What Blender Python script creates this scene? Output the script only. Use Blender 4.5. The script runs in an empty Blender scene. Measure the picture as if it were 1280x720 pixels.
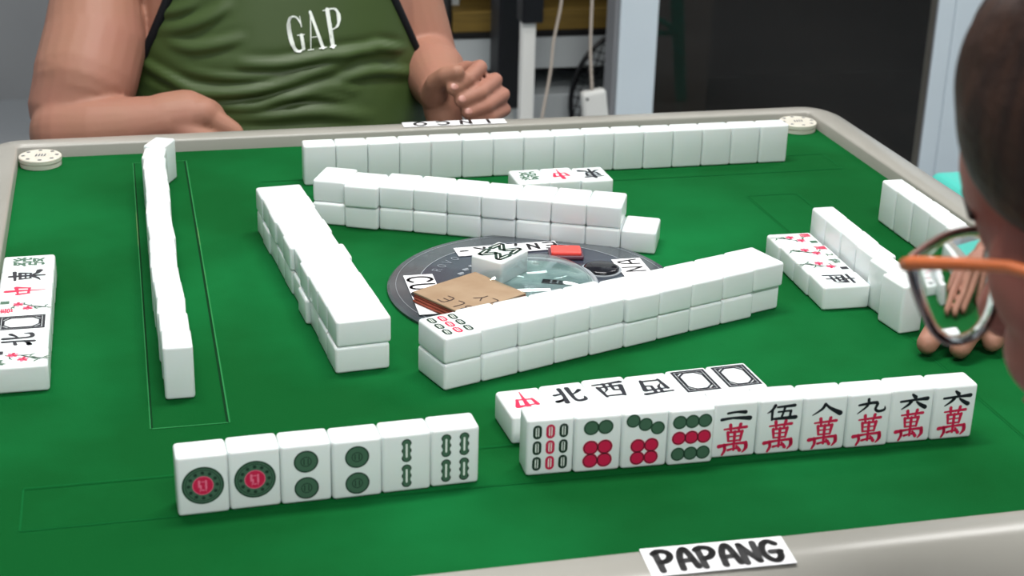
import bpy, bmesh, math, random
from math import sin, cos, pi, radians, sqrt, exp
from mathutils import Vector, Matrix, Euler
random.seed(7)
SC = bpy.context.scene
COL = SC.collection
TW, TH, TD = 0.030, 0.0391, 0.0200          # a mahjong tile: width, height, thickness (metres)
FLOOR = -0.76                                # the felt of the table is z = 0

# ------------------------------------------------------------------ materials
def lin(c):
    return tuple(((v/255)/12.92 if v/255 <= .04045 else (((v/255)+.055)/1.055)**2.4) for v in c)
def mat(name, rgb, rough=.5, spec=.5, metal=0, sss=0, coat=0, noise=None, bump=None, trans=0, ior=1.45, alpha=1):
    m = bpy.data.materials.new(name); m.use_nodes = True
    nt = m.node_tree; b = nt.nodes['Principled BSDF']
    c = lin(rgb)
    b.inputs['Base Color'].default_value = (*c, 1)
    b.inputs['Roughness'].default_value = rough
    b.inputs['Specular IOR Level'].default_value = spec
    b.inputs['Metallic'].default_value = metal
    b.inputs['IOR'].default_value = ior
    b.inputs['Transmission Weight'].default_value = trans
    if alpha < 1: b.inputs['Alpha'].default_value = alpha
    if sss:
        b.inputs['Subsurface Weight'].default_value = sss
        b.inputs['Subsurface Radius'].default_value = (1, .5, .35)
        b.inputs['Subsurface Scale'].default_value = .004
    if coat:
        b.inputs['Coat Weight'].default_value = coat; b.inputs['Coat Roughness'].default_value = .08
    tc = nt.nodes.new('ShaderNodeTexCoord')
    if noise:                                # (other rgb, scale, detail, lo, hi[, object-space stretch])
        n = nt.nodes.new('ShaderNodeTexNoise'); n.inputs['Scale'].default_value = noise[1]; n.inputs['Detail'].default_value = noise[2]
        r = nt.nodes.new('ShaderNodeValToRGB')
        r.color_ramp.elements[0].position = noise[3]; r.color_ramp.elements[1].position = noise[4]
        r.color_ramp.elements[0].color = (*c, 1); r.color_ramp.elements[1].color = (*lin(noise[0]), 1)
        src = tc.outputs['Object']
        if len(noise) > 5:
            mp = nt.nodes.new('ShaderNodeMapping'); mp.inputs['Scale'].default_value = noise[5]
            nt.links.new(src, mp.inputs['Vector']); src = mp.outputs['Vector']
        nt.links.new(src, n.inputs['Vector']); nt.links.new(n.outputs['Fac'], r.inputs['Fac'])
        nt.links.new(r.outputs['Color'], b.inputs['Base Color'])
    if bump:                                 # (scale, strength, distance)
        n = nt.nodes.new('ShaderNodeTexNoise'); n.inputs['Scale'].default_value = bump[0]; n.inputs['Detail'].default_value = 4
        bp_ = nt.nodes.new('ShaderNodeBump'); bp_.inputs['Strength'].default_value = bump[1]; bp_.inputs['Distance'].default_value = bump[2]
        nt.links.new(tc.outputs['Object'], n.inputs['Vector']); nt.links.new(n.outputs['Fac'], bp_.inputs['Height'])
        nt.links.new(bp_.outputs['Normal'], b.inputs['Normal'])
    return m
M = dict(
    tile=mat('tile_white', (225, 231, 231), .22, .5, sss=.12),
    green=mat('ink_green', (66, 100, 80), .5), red=mat('ink_crimson', (196, 26, 72), .5), black=mat('ink_black', (22, 24, 34), .5),
    dgreen=mat('ink_dark_green', (20, 48, 36), .5), pink=mat('ink_pink', (226, 110, 140), .5), inkwhite=mat('ink_white', (225, 232, 226), .5),
    felt=mat('green_felt', (1, 74, 28), .95, .12, noise=((9, 102, 50), 4.2, 7, .42, .76), bump=(900, .25, .0006)),
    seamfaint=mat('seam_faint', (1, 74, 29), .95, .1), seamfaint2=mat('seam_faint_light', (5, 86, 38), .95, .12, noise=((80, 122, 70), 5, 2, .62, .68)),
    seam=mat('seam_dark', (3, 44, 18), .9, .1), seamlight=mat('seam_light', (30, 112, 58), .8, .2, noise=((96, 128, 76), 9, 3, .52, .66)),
    rim=mat('rim_plastic', (152, 150, 143), .24, .5, noise=((144, 142, 134), 6, 3, .4, .7)),
    apron=mat('apron_plastic', (120, 118, 112), .5),
    dial=mat('dial_navy', (38, 41, 60), .25, .5, coat=.3, noise=((58, 66, 76), 9, 2, .4, .62)),
    dialgrey=mat('dial_grey', (82, 88, 92), .25, .5, coat=.3, noise=((58, 64, 70), 14, 3, .4, .7)),
    clear=mat('clear_plastic', (236, 244, 242), .03, .5, trans=1, ior=1.3),
    ring=mat('ring_pale', (150, 156, 162), .4), domebed=mat('dome_bed', (138, 158, 156), .4, noise=((176, 192, 188), 40, 2, .4, .6)),
    redbtn=mat('red_button', (236, 74, 66), .35), redbase=mat('red_button_base', (84, 44, 60), .4), blackbtn=mat('black_button', (24, 24, 30), .15),
    paper=mat('paper_white', (238, 238, 240), .6, noise=((226, 226, 230), 30, 3, .4, .7)), marker=mat('marker_black', (14, 12, 16), .45),
    card=mat('cardboard', (156, 134, 110), .85, .2, noise=((144, 120, 96), 40, 4, .35, .7)), cardedge=mat('cardboard_red_edge', (150, 76, 60), .8, .2),
    pen=mat('pen_line', (62, 44, 38), .6),
    ivory=mat('ivory_plastic', (206, 202, 190), .35, sss=.1), ivoryside=mat('ivory_side', (206, 200, 180), .4), ivorymark=mat('ivory_marks', (84, 86, 92), .5),
    skin=mat('skin_tan', (152, 110, 91), .55, .35, sss=.12, noise=((156, 108, 93), 14, 4, .35, .7), bump=(160, .12, .001)),
    skinb=mat('skin_brown', (166, 104, 92), .5, .35, sss=.15, noise=((146, 88, 78), 12, 4, .4, .7), bump=(160, .12, .001)),
    nail=mat('nail', (170, 122, 110), .35), lip=mat('lip', (164, 92, 84), .5), eye=mat('eye_white', (235, 232, 226), .2), iris=mat('iris_brown', (40, 24, 16), .2),
    hair=mat('hair_dark_brown', (40, 26, 22), .5, .3, noise=((62, 40, 30), 30, 4, .35, .7, (6, 6, .8)), bump=(60, .5, .004)),
    olive=mat('olive_jersey', (60, 79, 39), .5, .4, noise=((55, 72, 35), 3, 3, .35, .7), bump=(700, .15, .0006)),
    binding=mat('black_binding', (20, 22, 26), .7, .2), logo=mat('logo_white', (226, 232, 226), .6),
    grey_cloth=mat('grey_cloth', (92, 94, 104), .8, .2), blue_cloth=mat('navy_cloth', (40, 46, 66), .85, .2), rubber=mat('sandal_rubber', (40, 40, 44), .8),
    orange=mat('orange_frame', (206, 108, 58), .3), frame=mat('brown_frame', (120, 84, 76), .3, metal=.2),
    rimless=mat('rimless_edge', (176, 160, 160), .3),
    lens=mat('glasses_lens', (252, 253, 253), .0, .5, trans=1, ior=1.5),
    wall=mat('wall_grey', (138, 140, 143), .8, .2, noise=((146, 148, 150), 2, 3, .35, .7), bump=(90, .1, .002)),
    wallw=mat('wall_pale', (190, 198, 202), .8, .2, noise=((182, 190, 195), 2, 3, .35, .7)),
    ceil=mat('ceiling_white', (205, 206, 204), .9, .1, noise=((198, 199, 198), 3, 2, .4, .7)),
    floor=mat('floor_tile', (134, 139, 144), .35, .4, noise=((146, 150, 154), 3, 4, .4, .7)),
    alu=mat('door_frame_paint', (214, 226, 234), .4, .4, noise=((206, 218, 227), 3, 2, .4, .7)), alug=mat('door_gasket_grey', (128, 130, 134), .5),
    glass=mat('door_glass', (120, 122, 120), .02, .5, trans=1, ior=1.45),
    dark=mat('painted_night_dark', (52, 48, 44), .9, .1, noise=((40, 38, 36), 2.2, 3, .4, .65)),  # dark base colour stands in for the unlit night outside
    darkcloth=mat('dark_curtain', (66, 62, 58), .9, .1),
    blackp=mat('black_plastic', (14, 14, 18), .35), whitep=mat('white_plastic', (226, 226, 222), .4), panel=mat('pale_panel', (200, 206, 208), .6),
    wood=mat('yellow_board', (134, 108, 46), .7, noise=((112, 90, 38), 8, 4, .4, .7, (1, 8, 8))), shelf=mat('shelf_black', (16, 14, 14), .6),
    cable=mat('cable_beige', (188, 176, 164), .55), string=mat('string_dark', (30, 32, 36), .5),
    cyan=mat('cyan_plastic', (92, 214, 200), .4), blueplastic=mat('blue_plastic', (60, 90, 150), .4),
)
def thin_clear(name, tint, gloss, rough=.02, f0=.06):
    m = bpy.data.materials.new(name); m.use_nodes = True; nt = m.node_tree; nt.nodes.remove(nt.nodes['Principled BSDF'])
    t = nt.nodes.new('ShaderNodeBsdfTransparent'); t.inputs['Color'].default_value = (*tint, 1)
    g = nt.nodes.new('ShaderNodeBsdfGlossy'); g.inputs['Roughness'].default_value = rough; g.inputs['Color'].default_value = (gloss,)*3+(1,)
    lf = nt.nodes.new('ShaderNodeLayerWeight'); lf.inputs['Blend'].default_value = .5; pw = nt.nodes.new('ShaderNodeMath'); pw.operation = 'POWER'; pw.inputs[1].default_value = 4; nt.links.new(lf.outputs['Facing'], pw.inputs[0]); lw = nt.nodes.new('ShaderNodeMapRange'); lw.inputs['To Min'].default_value = f0*.7; lw.inputs['To Max'].default_value = .6; nt.links.new(pw.outputs[0], lw.inputs['Value']); mx = nt.nodes.new('ShaderNodeMixShader')
    nt.links.new(lw.outputs['Result'], mx.inputs['Fac']); nt.links.new(t.outputs[0], mx.inputs[1]); nt.links.new(g.outputs[0], mx.inputs[2])
    nt.links.new(mx.outputs[0], nt.nodes['Material Output'].inputs['Surface']); return m
M['clear'] = thin_clear('clear_dome_plastic', (.93, .96, .96), .9)
M['glass'] = thin_clear('door_glass_dark', (.76, .72, .67), .9)
lampm = bpy.data.materials.new('lamp_diffuser'); lampm.use_nodes = True
_b = lampm.node_tree.nodes['Principled BSDF']; _b.inputs['Emission Color'].default_value = (1, .98, .95, 1); _b.inputs['Emission Strength'].default_value = 6

# ------------------------------------------------------------------ helpers
def link(name, me, m, parent=None, smooth=False):
    o = bpy.data.objects.new(name, me); COL.objects.link(o)
    ms = m if isinstance(m, (list, tuple)) else [m]
    if len(me.materials) == 0:
        for k in ms: me.materials.append(M[k] if isinstance(k, str) else k)
    if parent is not None: o.parent = parent
    if smooth:
        for f in me.polygons: f.use_smooth = True
    return o
def obj(name, bm, m, parent=None, smooth=False):
    me = bpy.data.meshes.new(name)
    bmesh.ops.recalc_face_normals(bm, faces=bm.faces) if not getattr(bm, '_flat', False) and False else None
    bm.to_mesh(me); bm.free()
    return link(name, me, m, parent, smooth)
def empty(name, loc=(0, 0, 0), rz=0):
    o = bpy.data.objects.new(name, None); COL.objects.link(o); o.location = loc; o.rotation_euler = (0, 0, rz); o.empty_display_size = .02
    return o
def tag(o, label=None, cat=None, group=None, kind=None):
    if label: o['label'] = label
    if cat: o['category'] = cat
    if group: o['group'] = group
    if kind: o['kind'] = kind
    return o
def box(bm, lo, hi, mtx=None, bevel=0, seg=2, mi=0):
    lo, hi = Vector(lo), Vector(hi)
    g = bmesh.ops.create_cube(bm, size=1)
    vs = g['verts']; c = (lo+hi)/2; s = hi-lo
    for v in vs: v.co = Vector((v.co.x*s.x, v.co.y*s.y, v.co.z*s.z))+c
    if mtx is not None:
        for v in vs: v.co = mtx @ v.co
    fs = {f for v in vs for f in v.link_faces}
    for f in fs: f.material_index = mi
    if bevel:
        es = {e for v in vs for e in v.link_edges}
        bmesh.ops.bevel(bm, geom=list(es), offset=bevel, segments=seg, profile=.5, affect='EDGES')
def lathe(bm, prof, n=32, c=(0, 0, 0), mi=0, mtx=None):
    rings = []
    for r, z in prof:
        ring = []
        for i in range(n):
            a = 2*pi*i/n; p = Vector((c[0]+r*cos(a), c[1]+r*sin(a), c[2]+z))
            ring.append(bm.verts.new(mtx @ p if mtx is not None else p))
        rings.append(ring)
    for a, b in zip(rings, rings[1:]):
        for i in range(n):
            f = bm.faces.new((a[i], a[(i+1) % n], b[(i+1) % n], b[i])); f.material_index = mi
    f = bm.faces.new(rings[0][::-1]); f.material_index = mi
    f = bm.faces.new(rings[-1]); f.material_index = mi
def basis(d):
    d = d.normalized(); a = Vector((0, 0, 1)) if abs(d.z) < .9 else Vector((1, 0, 0))
    x = d.cross(a).normalized(); return x, d.cross(x).normalized()
def rcone(bm, p0, p1, r0, r1, n=20, m=5):
    p0, p1 = Vector(p0), Vector(p1); d = (p1-p0); L = d.length
    if L < 1e-6: d = Vector((0, 0, 1)); L = 1e-6
    d = d.normalized(); x, y = basis(d); rings = []
    for k in range(m):
        t = pi/2*(1-k/m); rings.append((p0-d*r0*sin(t), r0*cos(t)))
    rings.append((p0, r0)); rings.append((p1, r1))
    for k in range(1, m+1):
        t = pi/2*k/m; rings.append((p1+d*r1*sin(t), r1*cos(t)))
    vs = []
    for c, r in rings:
        if r < 1e-5: vs.append([bm.verts.new(c)])
        else: vs.append([bm.verts.new(c+x*r*cos(2*pi*i/n)+y*r*sin(2*pi*i/n)) for i in range(n)])
    for a, b in zip(vs, vs[1:]):
        for i in range(n):
            j = (i+1) % n
            if len(a) == 1: bm.faces.new((a[0], b[j], b[i]))
            elif len(b) == 1: bm.faces.new((a[i], a[j], b[0]))
            else: bm.faces.new((a[i], a[j], b[j], b[i]))
def chain(bm, pts, rs, n=16):
    for i in range(len(pts)-1): rcone(bm, pts[i], pts[i+1], rs[i], rs[i+1], n)
def ell(bm, c, r, rot=None, n=24):
    g = bmesh.ops.create_uvsphere(bm, u_segments=n, v_segments=n//2+2, radius=1)
    R = rot if rot is not None else Matrix.Identity(3)
    for v in g['verts']: v.co = R @ Vector((v.co.x*r[0], v.co.y*r[1], v.co.z*r[2])) + Vector(c)
def tube(bm, pts, r, n=10, closed=False, mi=0):
    pts = [Vector(p) for p in pts]; rings = []
    up = Vector((0, 0, 1))
    for i, p in enumerate(pts):
        if closed: d = pts[(i+1) % len(pts)]-pts[i-1]
        else: d = pts[min(i+1, len(pts)-1)]-pts[max(i-1, 0)]
        d.normalize()
        if i == 0: x, y = basis(d)
        else:
            x = (x-d*x.dot(d)).normalized(); y = d.cross(x)
        rr = r[i] if isinstance(r, (list, tuple)) else r
        rings.append([bm.verts.new(p+x*rr*cos(2*pi*k/n)+y*rr*sin(2*pi*k/n)) for k in range(n)])
    prs = list(zip(rings, rings[1:])) + ([(rings[-1], rings[0])] if closed else [])
    for a, b in prs:
        for k in range(n):
            f = bm.faces.new((a[k], a[(k+1) % n], b[(k+1) % n], b[k])); f.material_index = mi
    if not closed:
        bm.faces.new(rings[0][::-1]).material_index = mi; bm.faces.new(rings[-1]).material_index = mi
def catmull(P, n=6):
    P = [Vector(p) for p in P]; out = []
    for i in range(len(P)-1):
        a, b, c, d = P[max(i-1, 0)], P[i], P[i+1], P[min(i+2, len(P)-1)]
        for k in range(n):
            t = k/n
            out.append(.5*((2*b)+(c-a)*t+(2*a-5*b+4*c-d)*t*t+(3*b-a-3*c+d)*t*t*t))
    out.append(P[-1]); return out
def fused(bm, voxel, smooth=4, dec=None):
    """closed shapes of a bmesh fused into ONE continuous skin"""
    me = bpy.data.meshes.new('tmp'); bmesh.ops.recalc_face_normals(bm, faces=bm.faces); bm.to_mesh(me); bm.free()
    o = bpy.data.objects.new('tmp', me); COL.objects.link(o)
    r = o.modifiers.new('r', 'REMESH'); r.mode = 'VOXEL'; r.voxel_size = voxel
    if smooth:
        s = o.modifiers.new('s', 'SMOOTH'); s.iterations = smooth; s.factor = .5
    bpy.context.view_layer.update()
    dg = bpy.context.evaluated_depsgraph_get()
    new = bpy.data.meshes.new_from_object(o.evaluated_get(dg))
    bpy.data.objects.remove(o); bpy.data.meshes.remove(me)
    for f in new.polygons: f.use_smooth = True
    return new

# ------------------------------------------------------------------ flat ink shapes
class Ink:
    """printed marks: flat polygons on the plane z, with material slots"""
    def __init__(s): s.bm = bmesh.new(); s.mats = []
    def mi(s, m):
        if m not in s.mats: s.mats.append(m)
        return s.mats.index(m)
    def poly(s, pts, m, z=0.):
        try:
            f = s.bm.faces.new([s.bm.verts.new((x, y, z)) for x, y in pts]); f.material_index = s.mi(m)
            f.normal_update()
            if f.normal.z < 0: f.normal_flip()
        except ValueError: pass
    def disc(s, x, y, r, m, z=0., n=28, ry=None):
        s.poly([(x+r*cos(2*pi*i/n), y+(ry or r)*sin(2*pi*i/n)) for i in range(n)], m, z)
    def ringp(s, outer, inner, m, z=0.):
        k = s.mi(m); n = len(outer)
        a = [s.bm.verts.new((x, y, z)) for x, y in outer]; b = [s.bm.verts.new((x, y, z)) for x, y in inner]
        for i in range(n):
            j = (i+1) % n; f = s.bm.faces.new((a[i], a[j], b[j], b[i])); f.material_index = k
    def ring(s, x, y, r0, r1, m, z=0., n=32):
        s.ringp([(x+r1*cos(2*pi*i/n), y+r1*sin(2*pi*i/n)) for i in range(n)], [(x+r0*cos(2*pi*i/n), y+r0*sin(2*pi*i/n)) for i in range(n)], m, z)
    def capsule(s, x, y, w, h, m, z=0., rot=0):
        r = w/2; P = []
        for i in range(9): a = pi*i/8; P.append((r*cos(a), h/2-r+r*sin(a)))
        for i in range(9): a = pi+pi*i/8; P.append((r*cos(a), -h/2+r+r*sin(a)))
        s.poly([(x+px*cos(rot)-py*sin(rot), y+px*sin(rot)+py*cos(rot)) for px, py in P], m, z)
    def stroke(s, pts, w, m, z=0.):
        ws = w if isinstance(w, (list, tuple)) else [w]*len(pts)
        k = s.mi(m)
        for i in range(len(pts)-1):
            (x0, y0), (x1, y1) = pts[i], pts[i+1]; L = math.hypot(x1-x0, y1-y0)
            if L < 1e-9: continue
            nx, ny = -(y1-y0)/L, (x1-x0)/L; a, b = ws[i]/2, ws[i+1]/2
            s.poly([(x0-nx*a, y0-ny*a), (x1-nx*b, y1-ny*b), (x1+nx*b, y1+ny*b), (x0+nx*a, y0+ny*a)], m, z)
        for (x, y), ww in zip(pts, ws): s.disc(x, y, ww/2, m, z+1e-6, 10)
    def glyph(s, ch, x, y, w, h, m, z=0., bold=.02, shear=0., flare=0.):
        c = bpy.data.curves.new('g', 'FONT'); c.body = ch; c.size = 1; c.offset = bold; c.resolution_u = 3
        o = bpy.data.objects.new('g', c); COL.objects.link(o); bpy.context.view_layer.update()
        dg = bpy.context.evaluated_depsgraph_get(); me = bpy.data.meshes.new_from_object(o.evaluated_get(dg))
        vs = [v.co.copy() for v in me.vertices]
        x0, x1 = min(v.x for v in vs), max(v.x for v in vs); y0, y1 = min(v.y for v in vs), max(v.y for v in vs)
        k = s.mi(m)
        bv = [s.bm.verts.new((x+((v.x-x0)/(x1-x0)-.5)*w*(1-flare*((v.y-y0)/(y1-y0)-.35))+shear*((v.y-y0)/(y1-y0)-.5)*h, y+((v.y-y0)/(y1-y0)-.5)*h, z)) for v in vs]
        for p in me.polygons:
            try:
                f = s.bm.faces.new([bv[i] for i in p.vertices]); f.material_index = k; f.normal_update()
                if f.normal.z < 0: f.normal_flip()
            except ValueError: pass
        bpy.data.objects.remove(o); bpy.data.curves.remove(c); bpy.data.meshes.remove(me)
    def mesh(s, name):
        me = bpy.data.meshes.new(name); s.bm.to_mesh(me); s.bm.free()
        for m in s.mats: me.materials.append(M[m])
        return me
# marker-pen letters on a 1 x 1 cell
LET = {
 'P': [[(.18, 0), (.15, .95)], [(.05, .88), (.35, 1), (.75, .92), (.85, .7), (.6, .48), (.2, .42)]],
 'A': [[(.12, 0), (.2, .6), (.45, .97), (.65, .95), (.8, .5), (.92, .05)], [(.2, .4), (.8, .42)]],
 'N': [[(.12, 0), (.15, .95)], [(.15, .95), (.5, .45), (.82, .05)], [(.82, .05), (.9, 1)]],
 'G': [[(.9, .85), (.6, 1), (.25, .85), (.08, .45), (.3, .08), (.65, 0), (.9, .2), (.92, .42)], [(.5, .45), (1, .45)]],
 'C': [[(.9, .8), (.6, 1), (.2, .85), (.08, .45), (.25, .1), (.6, 0), (.9, .15)]],
 'U': [[(.1, 1), (.12, .35), (.3, .05), (.65, .02), (.85, .3), (.88, 1)]],
 'E': [[(.9, 1), (.15, .97), (.12, .02), (.92, 0)], [(.15, .5), (.75, .52)]],
 'F': [[(.9, 1), (.15, .97), (.12, 0)], [(.15, .5), (.75, .52)]],
 'R': [[(.12, 0), (.15, 1), (.7, .95), (.8, .7), (.6, .5), (.18, .48)], [(.45, .48), (.9, 0)]],
 'B': [[(.12, 0), (.15, 1), (.7, .95), (.78, .72), (.5, .52), (.18, .5)], [(.5, .52), (.88, .35), (.8, .05), (.12, 0)]],
 'L': [[(.15, 1), (.12, .02), (.85, 0)]], 'T': [[(0, 1), (1, 1)], [(.5, 1), (.5, 0)]],
 'Y': [[(.05, 1), (.5, .5)], [(.95, 1), (.5, .5), (.45, 0)]], 'I': [[(.5, 1), (.5, 0)]],
 'O': [[(.5, 1), (.12, .75), (.1, .3), (.5, 0), (.88, .3), (.88, .75), (.5, 1)]],
 'K': [[(.12, 0), (.15, 1)], [(.85, 1), (.2, .5), (.9, 0)]], ',': [[(.4, .15), (.3, -.15)]], '-': [[(.2, .45), (.7, .45)]], ' ': [],
 'V': [[(.05, 1), (.5, 0), (.95, 1)]],
}
def write(ink, text, x0, y0, w, h, sw, m, z, adv=None):
    """text in cells w x h from (x0, y0)"""
    for i, ch in enumerate(text):
        for st in LET[ch]:
            P = catmull([(x0+i*(adv or w*1.25)+px*w, y0+py*h, 0) for px, py in st], 4) if len(st) > 2 else [Vector((x0+i*(adv or w*1.25)+px*w, y0+py*h, 0)) for px, py in st]
            ink.stroke([(p.x, p.y) for p in P], sw, m, z)

# ------------------------------------------------------------------ mahjong tiles
def tile_mesh():
    bm = bmesh.new(); box(bm, (-TW/2+.00005, -TH/2, -TD/2), (TW/2-.00005, TH/2, TD/2), bevel=.0024, seg=4)
    me = bpy.data.meshes.new('mahjong_tile'); bm.to_mesh(me); bm.free(); me.materials.append(M['tile'])
    for f in me.polygons: f.use_smooth = True
    return me
TM = tile_mesh()
Z0 = TD/2+.00012
def stick(k, x, y, w, h, m='green', hollow=True, rot=0):
    k.capsule(x, y, w, h, m, Z0, rot)
    if hollow: k.capsule(x, y, w*.36, h*.66, 'inkwhite', Z0+.00006, rot)
def stick2(k, x, y, h):                       # knobbly two-node cane, dark with a pale core
    for dy in (-.32, 0, .32): k.capsule(x, y+dy*h, .0062, h*.36, 'dgreen', Z0)
    k.capsule(x, y, .0046, h*.92, 'green', Z0+.00005); k.capsule(x, y, .0012, h*.6, 'inkwhite', Z0+.0001)
def dot(k, x, y, r, m='green', mark=True):
    k.disc(x, y, r, m, Z0)
    if mark: k.ring(x, y, r*.8, r*.9, 'dgreen' if m == 'green' else 'black', Z0+.00005); 
def face_one_dot(k):
    k.disc(0, 0, .0122, 'green', Z0, 44); k.ring(0, 0, .0112, .0119, 'dgreen', Z0+.00004, 44); k.ring(0, 0, .0098, .0102, 'dgreen', Z0+.00004, 44)
    for i in range(12):
        a = 2*pi*i/12; k.disc(.0082*cos(a), .0082*sin(a), .0011, 'dgreen', Z0+.00006, 10)
    k.disc(0, 0, .0061, 'pink', Z0+.00006); k.disc(0, 0, .0057, 'red', Z0+.0001)
    for x, y, w, h in ((-.0022, .0012, .0012, .005), (.0018, .0005, .0012, .006), (0, -.003, .004, .0009), (.0002, .0025, .0035, .0008), (-.0012, -.001, .0009, .003)): k.capsule(x, y, w, h, 'pink', Z0+.00014)
def face_two_dots(k):
    for y in (-.0093, .0082):
        k.disc(0, y, .0073, 'dgreen', Z0); k.disc(0, y, .0064, 'green', Z0+.00005); k.ring(0, y, .0028, .0033, 'dgreen', Z0+.0001)
        for x in (-.0012, .0012): k.capsule(x, y, .0006, .004, 'dgreen', Z0+.0001)
def face_two_bamboo(k):
    for y in (-.0085, .0085): stick2(k, 0, y, .0155)
def face_four_bamboo(k):
    for x in (-.0056, .0056):
        for y in (-.0085, .0085): stick2(k, x, y, .0155)
def face_nine_bamboo(k):
    for i, x in enumerate((-.0083, 0, .0083)):
        for y in (-.0108, 0, .0108):
            m = 'red' if i == 1 else 'dgreen'
            k.capsule(x, y, .0056, .0096, m, Z0); k.capsule(x, y, .0022, .0066, 'inkwhite', Z0+.00005)
            k.capsule(x, y, .0008, .0066, m, Z0+.0001)
def face_six_dots(k):
    for x in (-.0045, .0045):
        dot(k, x, .0115, .0050)
        for y in (-.0022, -.0112): dot(k, x, y, .0050, 'red')
def face_seven_dots(k):
    for x, y in ((-.0080, .0140), (0, .0110), (.0080, .0080)): dot(k, x, y, .0046)
    for x in (-.0044, .0044):
        for y in (-.0035, -.0120): dot(k, x, y, .0048, 'red')
def face_nine_dots(k):
    for y, m in ((.0110, 'green'), (0, 'red'), (-.0112, 'green')):
        for x in (-.0082, 0, .0082): dot(k, x, y, .0047, m)
BR = {  # brush-written characters: strokes (points, widths) in a box from -1 to 1
 '中': [([(-.78, .40), (-.62, -.22)], [.24, .14]), ([(-.85, .36), (0, .42), (.82, .50)], [.10, .14, .24]), ([(.82, .48), (.55, -.26)], [.26, .12]), ([(-.62, -.18), (.60, -.22)], [.14, .14]), ([(-.02, 1), (.02, .3), (0, -1.05)], [.30, .24, .05])],
 '北': [([(-.35, .98), (-.33, 0), (-.42, -.85)], [.26, .20, .28]), ([(-.92, .22), (-.35, .32)], [.22, .14]), ([(-1, -.62), (-.62, -.5), (-.3, -.2)], [.30, .22, .08]), ([(.22, .98), (.24, -.35), (.42, -.75), (.95, -.66), (1, -.25)], [.28, .20, .24, .24, .06]), ([(.95, .58), (.62, .3), (.28, .10)], [.26, .16, .08])],
 '西': [([(-.98, .82), (0, .86), (.98, .94)], [.16, .14, .26]), ([(-.76, .42), (-.60, -.85)], [.24, .16]), ([(-.78, .40), (.82, .48)], [.12, .20]), ([(.82, .46), (.64, -.85)], [.28, .18]), ([(-.60, -.74), (.64, -.76)], [.14, .18]), ([(-.24, .86), (-.24, .10), (-.50, -.25)], [.20, .16, .06]), ([(.22, .86), (.20, -.05), (.58, -.10)], [.20, .16, .16])],
 '東': [([(-.85, .68), (.88, .76)], [.14, .22]), ([(-.6, .40), (-.52, -.22)], [.2, .14]), ([(-.6, .38), (.62, .44)], [.12, .2]), ([(.62, .42), (.50, -.22)], [.22, .14]), ([(-.52, .08), (.52, .1)], [.1, .1]), ([(-.52, -.2), (.5, -.2)], [.12, .12]), ([(0, 1), (0, -1)], [.24, .18]), ([(-.05, -.22), (-.5, -.62), (-1, -.8)], [.2, .18, .05]), ([(.05, -.22), (.5, -.6), (1, -.72)], [.1, .22, .34])],
 '萬': [([(-.80, .74), (.85, .82)], [.12, .20]), ([(-.36, 1.02), (-.30, .60)], [.22, .16]), ([(.40, 1.04), (.28, .60)], [.22, .14]), ([(-.52, .52), (-.44, -.08)], [.20, .14]), ([(-.52, .50), (.54, .54)], [.14, .16]), ([(.54, .54), (.44, -.08)], [.22, .14]), ([(-.45, .22), (.45, .24)], [.10, .10]), ([(-.45, -.08), (.45, -.06)], [.12, .12]),
   ([(0, .55), (0, -.72)], [.20, .16]), ([(-1.12, -.40), (-.2, -.30), (.90, -.26)], [.26, .14, .20]), ([(-.74, -.32), (-.66, -.66), (-.84, -1.0)], [.20, .20, .14]), ([(.88, -.26), (.92, -.62), (.66, -.92)], [.24, .24, .08]), ([(-.42, -.70), (0, -.62), (.34, -.60)], [.18, .12, .20]), ([(.20, -.45), (.46, -.78)], [.14, .22])],
 '伍': [([(-.50, 1), (-.68, .42), (-1, .02)], [.32, .26, .10]), ([(-.68, .30), (-.66, -.95)], [.26, .22]), ([(-.34, .74), (.88, .84)], [.20, .32]), ([(.22, .78), (.00, -.80)], [.24, .22]), ([(-.26, .08), (.66, .14)], [.18, .20]), ([(.64, .12), (.58, -.80)], [.26, .22]), ([(-.50, -.84), (1, -.80)], [.24, .40])],
 '二': [([(-.60, .50), (0, .66), (.62, .55)], [.26, .24, .42]), ([(-1, -.62), (-.2, -.42), (.95, -.62)], [.34, .26, .50])],
 '八': [([(-.12, .80), (-.35, .05), (-.98, -.80)], [.34, .28, .10]), ([(-.12, .92), (.22, .20), (.98, -.72)], [.16, .30, .52])],
 '六': [([(-.12, 1), (.10, .62)], [.24, .40]), ([(-.95, .12), (.2, .26), (.98, .32)], [.24, .24, .42]), ([(-.18, .05), (-.40, -.4), (-.85, -.95)], [.34, .28, .10]), ([(.22, -.05), (.50, -.45), (.86, -.85)], [.18, .34, .44])],
 '九': [([(-.22, 1), (-.28, .10), (-.95, -.92)], [.28, .26, .10]), ([(-.88, .25), (.38, .46), (.32, -.40), (.55, -.78), (.98, -.62), (1, -.15)], [.22, .32, .26, .28, .26, .08])],
}
def brush(k, ch, x, y, w, h, m, g=1.):
    for i, (P, Ws) in enumerate(BR[ch]):
        q = catmull([(a, b, 0) for a, b in P], 3) if len(P) > 2 and ch not in '西中東' else [Vector((a, b, 0)) for a, b in P]
        n_ = len(q); ws = []
        for j in range(n_):
            t = j/(n_-1)*(len(Ws)-1); a = min(int(t), len(Ws)-2); ws.append((Ws[a]+(Ws[a+1]-Ws[a])*(t-a))*(w+h)/4*g)
        k.stroke([(x+v.x*w/2, y+v.y*h/2) for v in q], ws, m, Z0+.00001*i)
def wan(ch):
    def f(k):
        if ch in BR: brush(k, ch, .0005, .0103, .0190, {'二': .0075, '八': .0090}.get(ch, .0102), 'black')
        else: k.glyph(ch, .0005, .0103, .0190, .0105, 'black', Z0, .035, .10)
        brush(k, '萬', .0003, -.0066, .0178, .0205, 'red', 1.12)
    return f
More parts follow.
